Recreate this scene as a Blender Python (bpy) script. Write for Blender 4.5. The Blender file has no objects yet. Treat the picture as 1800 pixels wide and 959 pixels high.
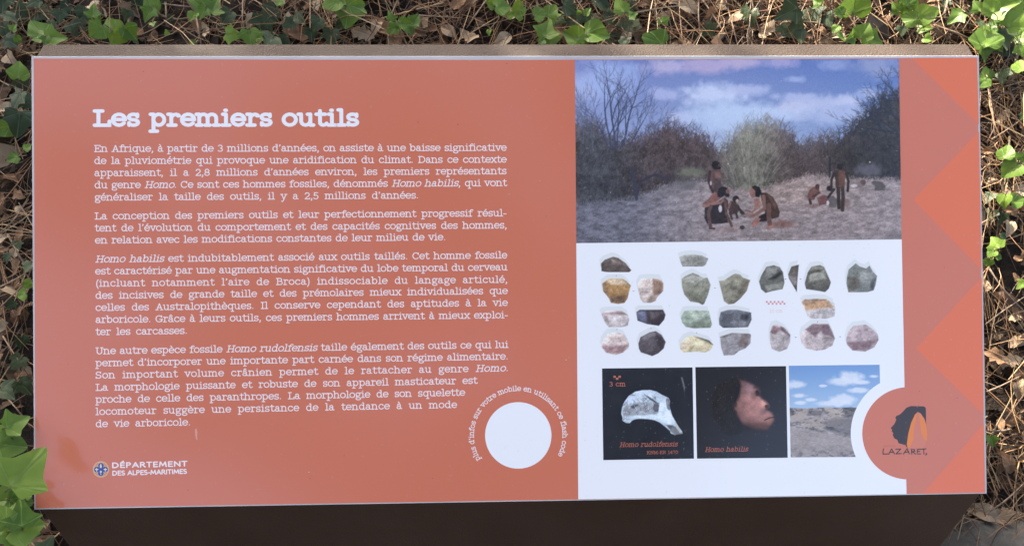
import bpy, math, random
import numpy as np
from mathutils import Vector, Matrix

random.seed(7)
RNG = np.random.default_rng(11)
SC = bpy.context.scene
COL = SC.collection
R = math.radians

# ------------------------------------------------------------------ camera
FPX, CXP, CYP, WPX = 1457.0, 900.0, 479.5, 1800.0
PITCH = R(44.7)
CAM = np.array([0.0, 0.0, 1.45])
cam = bpy.data.cameras.new('camera')
cam.sensor_width = 36.0
cam.lens = 36.0 * FPX / WPX
cam.clip_start = 0.02
cam.clip_end = 400.0
camo = bpy.data.objects.new('camera', cam)
camo.location = CAM
camo.rotation_euler = (R(90) - PITCH, 0, 0)
COL.objects.link(camo)
SC.camera = camo

# ------------------------------------------------------------------ sky and sun
SUN_EL, SUN_AZ = R(40), R(35)          # behind the panel, a little to the left
SUN = np.array([-math.sin(SUN_AZ) * math.cos(SUN_EL), math.cos(SUN_AZ) * math.cos(SUN_EL), math.sin(SUN_EL)])
world = bpy.data.worlds.new('World')
SC.world = world
world.use_nodes = True
wn = world.node_tree
sky = wn.nodes.new('ShaderNodeTexSky')
sky.sky_type = 'NISHITA'
sky.sun_disc = False
sky.sun_elevation = SUN_EL
sky.sun_rotation = -SUN_AZ
sky.air_density = 1.0
sky.dust_density = 7.5
sky.ozone_density = 1.0
bgn = wn.nodes['Background']
wn.links.new(sky.outputs[0], bgn.inputs[0])
bgn.inputs[1].default_value = 0.15
sl = bpy.data.lights.new('sun', 'SUN')
sl.energy = 5.0
sl.angle = R(0.53)
sl.color = (1.0, 0.93, 0.82)
so = bpy.data.objects.new('sun', sl)
so.rotation_euler = Vector(SUN).to_track_quat('Z', 'Y').to_euler()
so.location = (-1.5, 4, 6)
COL.objects.link(so)
vs = SC.view_settings
vs.view_transform = 'Standard'
vs.look = 'None'
vs.gamma = 1.0
vs.use_curve_mapping = False
vs.exposure = 1.96

# ------------------------------------------------------------------ projection helpers (for placing things where they stand)
CR = np.array([1.0, 0, 0])
CU = np.array([0, math.sin(PITCH), math.cos(PITCH)])
CF = np.array([0, math.cos(PITCH), -math.sin(PITCH)])

def ray(px, py):
    px = np.asarray(px, float); py = np.asarray(py, float)
    return CR * ((px - CXP) / FPX)[..., None] + CU * (-(py - CYP) / FPX)[..., None] + CF

def w2(c):          # camera-space corner -> world
    return CAM + CR * c[0] + CU * c[1] - CF * c[2]

TL = w2((-0.59806082, 0.26930431, -1.03121256))
TR = w2((0.60135645, 0.27943665, -1.06720628))
BR = w2((0.60826317, -0.28227782, -1.06136459))
BL = w2((-0.5911541, -0.29241016, -1.02537087))
EX = (TR - TL) / np.linalg.norm(TR - TL)
EN = np.cross(EX, TL - BL); EN /= np.linalg.norm(EN)
EY = np.cross(EN, EX)

def P(px, py, h=0.0):           # photograph position -> point on the sign's face
    d = ray(px, py)
    t = ((BL - CAM) @ EN) / (d @ EN)
    return CAM + d * t[..., None] + EN * h

def P2(px, py):                 # -> (a, b) on the face, metres from the lower left corner
    q = P(px, py) - BL
    return np.array([q @ EX, q @ EY])

def F(a, b, h):
    a = np.asarray(a, float); b = np.asarray(b, float)
    return BL + a[..., None] * EX + b[..., None] * EY + np.asarray(h, float)[..., None] * EN

MPX = 1.2 / 1667.0
def G(h0=0.2, s=0.55):
    pass
def gz(x, y):                   # bank height
    x = np.asarray(x, float); y = np.asarray(y, float)
    b = 0.2 + 0.55 * (y - 0.53)
    f = 0.15 + 0.05 * (y - 0.35)
    k = 1 / (1 + np.exp(-(y - 0.42) / 0.05))
    z = f * (1 - k) + b * k
    top = 3.0
    z = np.where(y > 5.0, 0.2 + 0.55 * 4.47 + 0.08 * (y - 5.0), z)
    return z + 0.012 * np.sin(9 * x + 3 * y) + 0.010 * np.sin(17 * y - 6 * x) + 0.008 * np.sin(23 * x + 1.3)

def hit(px, py):                # where a line of sight meets the bank
    d = ray(px, py)
    t = 0.9
    for _ in range(700):
        q = CAM + d * t
        if q[2] <= gz(q[0], q[1]): break
        t += 0.003
    return CAM + d * t, t

# ------------------------------------------------------------------ materials
def lin(c):
    c = np.asarray(c, float) / 255.0
    return np.where(c <= 0.04045, c / 12.92, ((c + 0.055) / 1.055) ** 2.4)
PWHITE = lin((224, 232, 243))
def alb(c):                     # printed ink colour for a photographed colour
    v = 0.8 * (lin(c) - 0.006) / (PWHITE - 0.006)
    return np.clip(v, 0.006, 0.86)

def newmat(name):
    m = bpy.data.materials.new(name)
    m.use_nodes = True
    nt = m.node_tree
    return m, nt, nt.nodes['Principled BSDF']

def N(nt, typ, **kw):
    n = nt.nodes.new(typ)
    for k, v in kw.items():
        if k.startswith('i_'):
            n.inputs[k[2:].replace('_', ' ')].default_value = v
        else:
            setattr(n, k, v)
    return n

def ramp(nt, fac, stops):
    r = nt.nodes.new('ShaderNodeValToRGB')
    el = r.color_ramp.elements
    while len(el) < len(stops): el.new(0.5)
    for e, (p, c) in zip(el, stops):
        e.position = p
        e.color = (*c, 1) if len(c) == 3 else c
    nt.links.new(fac, r.inputs[0])
    return r

def ink(name, c=None, attr=False, rough=0.15):
    m, nt, b = newmat(name)
    tc = N(nt, 'ShaderNodeTexCoord')
    # dust specks and faint streaks lying on the laminate
    n1 = N(nt, 'ShaderNodeTexNoise', i_Scale=260.0, i_Detail=2.0)
    n2 = N(nt, 'ShaderNodeTexNoise', i_Scale=3.0, i_Detail=1.0)
    nt.links.new(tc.outputs['Object'], n1.inputs['Vector'])
    nt.links.new(tc.outputs['Object'], n2.inputs['Vector'])
    mx = N(nt, 'ShaderNodeMix', data_type='RGBA')
    if attr:
        a = N(nt, 'ShaderNodeAttribute', attribute_name='col')
        nt.links.new(a.outputs['Color'], mx.inputs[6])
    else:
        mx.inputs[6].default_value = (*c, 1)
    mx.inputs[7].default_value = (0.45, 0.40, 0.34, 1)
    rp = ramp(nt, n1.outputs['Fac'], [(0.69, (0, 0, 0)), (0.76, (0.22, 0.22, 0.22))])
    nt.links.new(rp.outputs[0], mx.inputs[0])
    nt.links.new(mx.outputs[2], b.inputs['Base Color'])
    rr = ramp(nt, n2.outputs['Fac'], [(0.2, (rough - .03,) * 3), (0.8, (rough + .05,) * 3)])
    nt.links.new(rr.outputs[0], b.inputs['Roughness'])
    b.inputs['Specular IOR Level'].default_value = 0.7
    return m

SALMON = alb((193, 115, 95))
ORANGE = alb((211, 112, 78))
M = {}
M['salmon'] = ink('salmon_ink', SALMON)
M['orange'] = ink('orange_ink', ORANGE)
M['white'] = ink('white_ink', (0.8, 0.8, 0.8))
M['text'] = ink('text_ink', (0.82, 0.73, 0.71))
M['title'] = ink('title_ink', (0.80, 0.78, 0.78))
M['photo'] = ink('photo_ink', attr=True)
M['caption'] = ink('caption_ink', alb((178, 110, 96)))
M['palered'] = ink('pale_red_ink', alb((206, 148, 158)))
M['palepink'] = ink('pale_pink_ink', alb((222, 200, 206)))
M['black'] = ink('black_ink', alb((62, 52, 50)))
M['logo_orange'] = ink('logo_orange_ink', alb((214, 128, 62)))
M['logo_grey'] = ink('logo_grey_ink', alb((170, 100, 88)))
M['speck'] = ink('dirt_speck_grime', alb((140, 80, 72)))
M['drip'] = ink('dried_drip_grime', alb((206, 150, 140)))
M['blue'] = ink('blue_ink', alb((62, 74, 150)))
M['gold'] = ink('gold_ink', alb((205, 172, 128)))
M['cream'] = ink('cream_ink', alb((205, 205, 180)))

def metal(name, c, c2, rough, bump, scale):
    m, nt, b = newmat(name)
    tc = N(nt, 'ShaderNodeTexCoord')
    n1 = N(nt, 'ShaderNodeTexNoise', i_Scale=scale, i_Detail=4.0)
    n2 = N(nt, 'ShaderNodeTexNoise', i_Scale=9.0, i_Detail=6.0)
    n3 = N(nt, 'ShaderNodeTexVoronoi', i_Scale=85.0)
    for n in (n1, n2, n3): nt.links.new(tc.outputs['Object'], n.inputs['Vector'])
    r = ramp(nt, n2.outputs['Fac'], [(0.3, c), (0.75, c2)])
    sp = ramp(nt, n3.outputs['Distance'], [(0.03, (1, 1, 1)), (0.07, (0, 0, 0))])
    ns = N(nt, 'ShaderNodeTexNoise', i_Scale=30.0)
    nt.links.new(tc.outputs['Object'], ns.inputs['Vector'])
    gate = ramp(nt, ns.outputs['Fac'], [(0.60, (0, 0, 0)), (0.66, (1, 1, 1))])
    mul = N(nt, 'ShaderNodeMath', operation='MULTIPLY')
    nt.links.new(sp.outputs[0], mul.inputs[0]); nt.links.new(gate.outputs[0], mul.inputs[1])
    mx = N(nt, 'ShaderNodeMix', data_type='RGBA')
    nt.links.new(mul.outputs[0], mx.inputs[0])
    nt.links.new(r.outputs[0], mx.inputs[6])
    mx.inputs[7].default_value = (0.22, 0.19, 0.15, 1)
    nt.links.new(mx.outputs[2], b.inputs['Base Color'])
    b.inputs['Roughness'].default_value = rough
    bp = N(nt, 'ShaderNodeBump', i_Strength=bump, i_Distance=0.0012)
    nt.links.new(n1.outputs['Fac'], bp.inputs['Height'])
    nt.links.new(bp.outputs[0], b.inputs['Normal'])
    return m
M['coat'] = metal('brown_powder_coat', (0.072, 0.034, 0.019), (0.088, 0.045, 0.027), 0.5, 0.6, 420.0)
M['rim'] = metal('weathered_rim_coat', (0.046, 0.032, 0.024), (0.090, 0.068, 0.051), 0.60, 1.0, 420.0)
M['rim'].node_tree.nodes['Principled BSDF'].inputs['Specular IOR Level'].default_value = 0.15
M['edge'] = metal('board_edge_aluminium', (0.40, 0.39, 0.39), (0.52, 0.51, 0.50), 0.5, 0.2, 300.0)

def leafmat(name, c1, c2, vein, trans, rough, spec=0.4):
    m, nt, b = newmat(name)
    oi = N(nt, 'ShaderNodeObjectInfo')
    at = N(nt, 'ShaderNodeAttribute', attribute_name='vein')
    tc = N(nt, 'ShaderNodeTexCoord')
    n = N(nt, 'ShaderNodeTexNoise', i_Scale=3.5, i_Detail=5.0)
    nt.links.new(tc.outputs['Object'], n.inputs['Vector'])
    ad = N(nt, 'ShaderNodeMath', operation='MULTIPLY_ADD')
    nt.links.new(n.outputs['Fac'], ad.inputs[0]); ad.inputs[1].default_value = 0.7
    sub = N(nt, 'ShaderNodeMath', operation='MULTIPLY_ADD')
    nt.links.new(oi.outputs['Random'], sub.inputs[0]); sub.inputs[1].default_value = 0.7; sub.inputs[2].default_value = -0.2
    nt.links.new(sub.outputs[0], ad.inputs[2])
    r = ramp(nt, ad.outputs[0], [(0.1, c1), (0.9, c2)])
    vr = ramp(nt, at.outputs['Fac'], [(0.45, (0, 0, 0)), (1.0, (0.75, 0.75, 0.75))])
    mx = N(nt, 'ShaderNodeMix', data_type='RGBA')
    nt.links.new(vr.outputs[0], mx.inputs[0]); nt.links.new(r.outputs[0], mx.inputs[6])
    mx.inputs[7].default_value = (*vein, 1)
    nt.links.new(mx.outputs[2], b.inputs['Base Color'])
    b.inputs['Roughness'].default_value = rough
    b.inputs['Specular IOR Level'].default_value = spec
    bp = N(nt, 'ShaderNodeBump', i_Strength=0.2, i_Distance=0.02)
    nt.links.new(at.outputs['Fac'], bp.inputs['Height'])
    nt.links.new(bp.outputs[0], b.inputs['Normal'])
    tr = N(nt, 'ShaderNodeBsdfTranslucent')
    nt.links.new(mx.outputs[2], tr.inputs['Color'])
    ms = N(nt, 'ShaderNodeMixShader')
    ms.inputs[0].default_value = trans
    nt.links.new(b.outputs[0], ms.inputs[1]); nt.links.new(tr.outputs[0], ms.inputs[2])
    nt.links.new(ms.outputs[0], nt.nodes['Material Output'].inputs['Surface'])
    return m
M['young'] = leafmat('young_ivy_leaf', (0.075, 0.145, 0.020), (0.175, 0.27, 0.038), (0.24, 0.34, 0.085), 0.32, 0.42, 0.3)
M['old'] = leafmat('mature_ivy_leaf', (0.030, 0.048, 0.020), (0.078, 0.102, 0.048), (0.16, 0.18, 0.105), 0.15, 0.5, 0.2)
M['dead'] = leafmat('dry_brown_leaf', (0.09, 0.048, 0.025), (0.30, 0.175, 0.095), (0.30, 0.19, 0.11), 0.2, 0.7, 0.2)
M['dead_pale'] = leafmat('dry_tan_leaf', (0.30, 0.21, 0.13), (0.50, 0.39, 0.25), (0.50, 0.38, 0.25), 0.2, 0.7, 0.2)
M['crown'] = leafmat('tree_leaf', (0.03, 0.055, 0.02), (0.07, 0.11, 0.035), (0.06, 0.09, 0.03), 0.3, 0.5)

def attrmat(name, rough, noise=0.0):
    m, nt, b = newmat(name)
    a = N(nt, 'ShaderNodeAttribute', attribute_name='col')
    nt.links.new(a.outputs['Color'], b.inputs['Base Color'])
    b.inputs['Roughness'].default_value = rough
    b.inputs['Specular IOR Level'].default_value = 0.25
    return m
M['needle'] = attrmat('dry_pine_needle', 0.55)
M['frag'] = attrmat('leaf_fragment', 0.75)

def simple(name, stops, scale, rough, bump, dist=0.01, detail=8.0, vscale=None):
    m, nt, b = newmat(name)
    tc = N(nt, 'ShaderNodeTexCoord')
    n = N(nt, 'ShaderNodeTexNoise', i_Scale=scale, i_Detail=detail, i_Roughness=0.65)
    nt.links.new(tc.outputs['Object'], n.inputs['Vector'])
    r = ramp(nt, n.outputs['Fac'], stops)
    nt.links.new(r.outputs[0], b.inputs['Base Color'])
    b.inputs['Roughness'].default_value = rough
    b.inputs['Specular IOR Level'].default_value = 0.25
    bp = N(nt, 'ShaderNodeBump', i_Strength=bump, i_Distance=dist)
    nt.links.new(n.outputs['Fac'], bp.inputs['Height'])
    nt.links.new(bp.outputs[0], b.inputs['Normal'])
    return m
M['soil'] = simple('leaf_mould_soil', [(0.3, (0.010, 0.007, 0.005)), (0.55, (0.024, 0.016, 0.010)), (0.8, (0.055, 0.036, 0.023))], 40.0, 0.95, 1.0, 0.02)
M['stone'] = simple('grey_slab_stone', [(0.25, (0.06, 0.052, 0.04)), (0.5, (0.115, 0.10, 0.078)), (0.75, (0.22, 0.195, 0.155))], 11.0, 0.9, 0.8, 0.012)
M['twig'] = simple('twig_bark', [(0.3, (0.15, 0.10, 0.065)), (0.7, (0.34, 0.25, 0.17))], 60.0, 0.85, 0.6, 0.002)
M['stem'] = simple('ivy_stem_bark', [(0.3, (0.10, 0.075, 0.045)), (0.7, (0.20, 0.17, 0.09))], 60.0, 0.8, 0.4, 0.002)
M['bark'] = simple('tree_bark', [(0.3, (0.06, 0.045, 0.035)), (0.7, (0.17, 0.13, 0.10))], 12.0, 0.95, 1.0, 0.03)

# ------------------------------------------------------------------ object helpers
def mesh_obj(name, verts, faces, mat, parent=None, smooth=False, col=None, link=True):
    me = bpy.data.meshes.new(name)
    v = np.asarray(verts, float)
    if parent is not None: v = v - np.array(parent_loc[parent.name])
    me.from_pydata(v.tolist(), [], faces)
    if col is not None:
        a = me.attributes.new('col', 'FLOAT_COLOR', 'POINT')
        c = np.ones((len(v), 4), np.float32); c[:, :3] = col
        a.data.foreach_set('color', c.ravel())
    if smooth:
        me.polygons.foreach_set('use_smooth', [True] * len(me.polygons))
    if mat: me.materials.append(mat)
    o = bpy.data.objects.new(name, me)
    COL.objects.link(o)
    if parent is not None: 
        o.parent = parent
        parent_loc[o.name] = parent_loc[parent.name]
    return o
parent_loc = {}

def empty(name, loc, label, cat, group=None):
    o = bpy.data.objects.new(name, None)
    o.empty_display_size = 0.05
    o.location = loc
    COL.objects.link(o)
    parent_loc[o.name] = tuple(loc)
    tag(o, label, cat, group)
    return o

def tag(o, label=None, cat=None, group=None, kind=None):
    if label: o['label'] = label
    if cat: o['category'] = cat
    if group: o['group'] = group
    if kind: o['kind'] = kind

def tube(pts, rad, sides=5):
    pts = [np.asarray(p, float) for p in pts]
    V, Fc = [], []
    n = len(pts)
    rad = rad if hasattr(rad, '__len__') else [rad] * n
    for i, p in enumerate(pts):
        d = pts[min(i + 1, n - 1)] - pts[max(i - 1, 0)]
        d = d / (np.linalg.norm(d) + 1e-9)
        a = np.cross(d, (0.3, 0.2, 0.93)); a /= np.linalg.norm(a) + 1e-9
        b = np.cross(d, a)
        for k in range(sides):
            t = 2 * math.pi * k / sides
            V.append(p + rad[i] * (math.cos(t) * a + math.sin(t) * b))
    for i in range(n - 1):
        for k in range(sides):
            k2 = (k + 1) % sides
            Fc.append((i * sides + k, i * sides + k2, (i + 1) * sides + k2, (i + 1) * sides + k))
    Fc.append(tuple(range(sides - 1, -1, -1)))
    Fc.append(tuple((n - 1) * sides + k for k in range(sides)))
    return V, Fc

def merge(parts):
    V, Fc = [], []
    for v, f in parts:
        o = len(V)
        V.extend(v)
        Fc.extend([tuple(i + o for i in q) for q in f])
    return V, Fc

# ------------------------------------------------------------------ ground
xs = np.concatenate([np.linspace(-60, -2.2, 24)[:-1], np.linspace(-2.2, 2.2, 111), np.linspace(2.2, 60, 24)[1:]])
ys = np.concatenate([np.linspace(-60, -0.6, 20)[:-1], np.linspace(-0.6, 2.6, 81), np.linspace(2.6, 80, 30)[1:]])
gx, gy = np.meshgrid(xs, ys)
gzv = gz(gx, gy) + RNG.normal(0, 0.005, gx.shape)
nx, ny = len(xs), len(ys)
idx = np.arange(nx * ny).reshape(ny, nx)
q = np.stack([idx[:-1, :-1], idx[:-1, 1:], idx[1:, 1:], idx[1:, :-1]], -1).reshape(-1, 4)
g = mesh_obj('ground', np.stack([gx, gy, gzv], -1).reshape(-1, 3), q.tolist(), M['soil'], smooth=True)
tag(g, 'dark leaf mould on the bank behind and around the panel', 'ground', kind='structure')

# ------------------------------------------------------------------ information panel: pedestal, rim, board
base = (BL + BR) / 2
ploc = (float(base[0]), float(base[1]) + 0.15, float(gz(base[0], base[1] + 0.15)))
panel = empty('information_panel', ploc, 'salmon orange information panel with white text and pictures on a dark brown metal pedestal', 'sign')
TH = 0.0045
UP6 = np.array([0, math.cos(R(6)), math.sin(R(6))])
RIMD = 0.030

def box_from(Q):          # 8 corner points: bottom ring 4, top ring 4
    return Q, [(3, 2, 1, 0), (4, 5, 6, 7), (0, 1, 5, 4), (1, 2, 6, 5), (2, 3, 7, 6), (3, 0, 4, 7)]

def bevel(o, w, seg=2):
    m = o.modifiers.new('bevel', 'BEVEL'); m.width = w; m.segments = seg; m.limit_method = 'ANGLE'
    return o

# board: aluminium composite slab, its edges showing as a pale line round the print
crn = [BL, BR, TR, TL]
bv, bf = box_from([c - EN * TH for c in crn] + [c for c in crn])
board = bevel(mesh_obj('board', bv, bf, M['edge'], panel), 0.0006)
# rim: the top of the metal tray behind the board
ins = EX * 0.0012
rt = [TL - EN * TH * 1.3 + ins - EY * 0.0012, TR - EN * TH * 1.3 - ins - EY * 0.0012]
rb = [rt[0] + UP6 * RIMD, rt[1] + UP6 * RIMD]
dn = np.array([0, -0.35, -1.0]); dn /= np.linalg.norm(dn)
rv, rf = box_from([rt[0] + dn * 0.05, rt[1] + dn * 0.05, rb[1] + dn * 0.05, rb[0] + dn * 0.05, rt[0], rt[1], rb[1], rb[0]])
rim = bevel(mesh_obj('rim', rv, rf, M['rim'], panel), 0.0022, 3)
tag(rim, 'weathered grey brown top rim of the panel tray')
# pedestal: closed box whose front drops straight down from the board's lower edge
zb = 0.02
def prof(tr, br, s):
    e = EX * (0.0025 * s)
    A = br - EN * TH * 1.25 + e + EY * 0.0016
    T = tr - EN * (TH * 1.25 + 0.001) + e - EY * 0.018
    Bk = T + np.array([0, 0.024, 0.0])
    return [np.array([A[0], A[1], zb]), A, T, Bk, np.array([Bk[0], Bk[1], zb])]
pl, pr = prof(TL, BL, 1), prof(TR, BR, -1)
pv = pl + pr
pf = [(0, 1, 2, 3, 4), (9, 8, 7, 6, 5)] + [(i, (i + 5), (i + 1) % 5 + 5, (i + 1) % 5) for i in range(5)]
ped = bevel(mesh_obj('pedestal', pv, pf, M['coat'], panel), 0.002, 2)

LZ = 0.000012       # thickness of one printed layer
def flat(name, pts, layer, mat, parent=board):
    pts = np.asarray(pts, float)
    v = P(pts[:, 0], pts[:, 1], layer * LZ)
    v3 = v
    # keep the winding facing outward
    a = P2(pts[:, 0], pts[:, 1])
    area = 0.5 * np.sum(a[0] * np.roll(a[1], -1) - np.roll(a[0], -1) * a[1])
    order = list(range(len(pts)))
    if area < 0: order.reverse()
    return mesh_obj(name, v3, [tuple(order)], mat, parent)

def circ(cx, cy, r, a0=0, a1=360, n=72, ry=None):
    t = np.radians(np.linspace(a0, a1, n, endpoint=(a1 - a0) < 360))
    return np.stack([cx + r * np.cos(t), cy - (ry or r) * np.sin(t)], -1)

flat('printed_face', [(59, 103), (500, 105), (900, 105.5), (1300, 104), (1717.5, 101.5), (1731.5, 865), (900, 879), (62.5, 892.5)], 1, M['salmon'])
flat('chevron', [(1603, 102.6), (1717.5, 101.5), (1720.7, 219)], 2, M['orange'])
flat('chevron', [(1721, 231), (1725.3, 474), (1606, 351)], 2, M['orange'])
flat('chevron', [(1725.7, 487), (1729.3, 728), (1610, 612)], 2, M['orange'])
flat('chevron', [(1729.6, 743), (1731.5, 865), (1622, 867)], 2, M['orange'])
flat('white_area', [(1013, 427), (1585, 420), (1593.5, 867.3), (1016.5, 876.5)], 2, M['white'])
flat('white_disc', circ(911, 764.5, 58.3), 2, M['white'])

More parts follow.
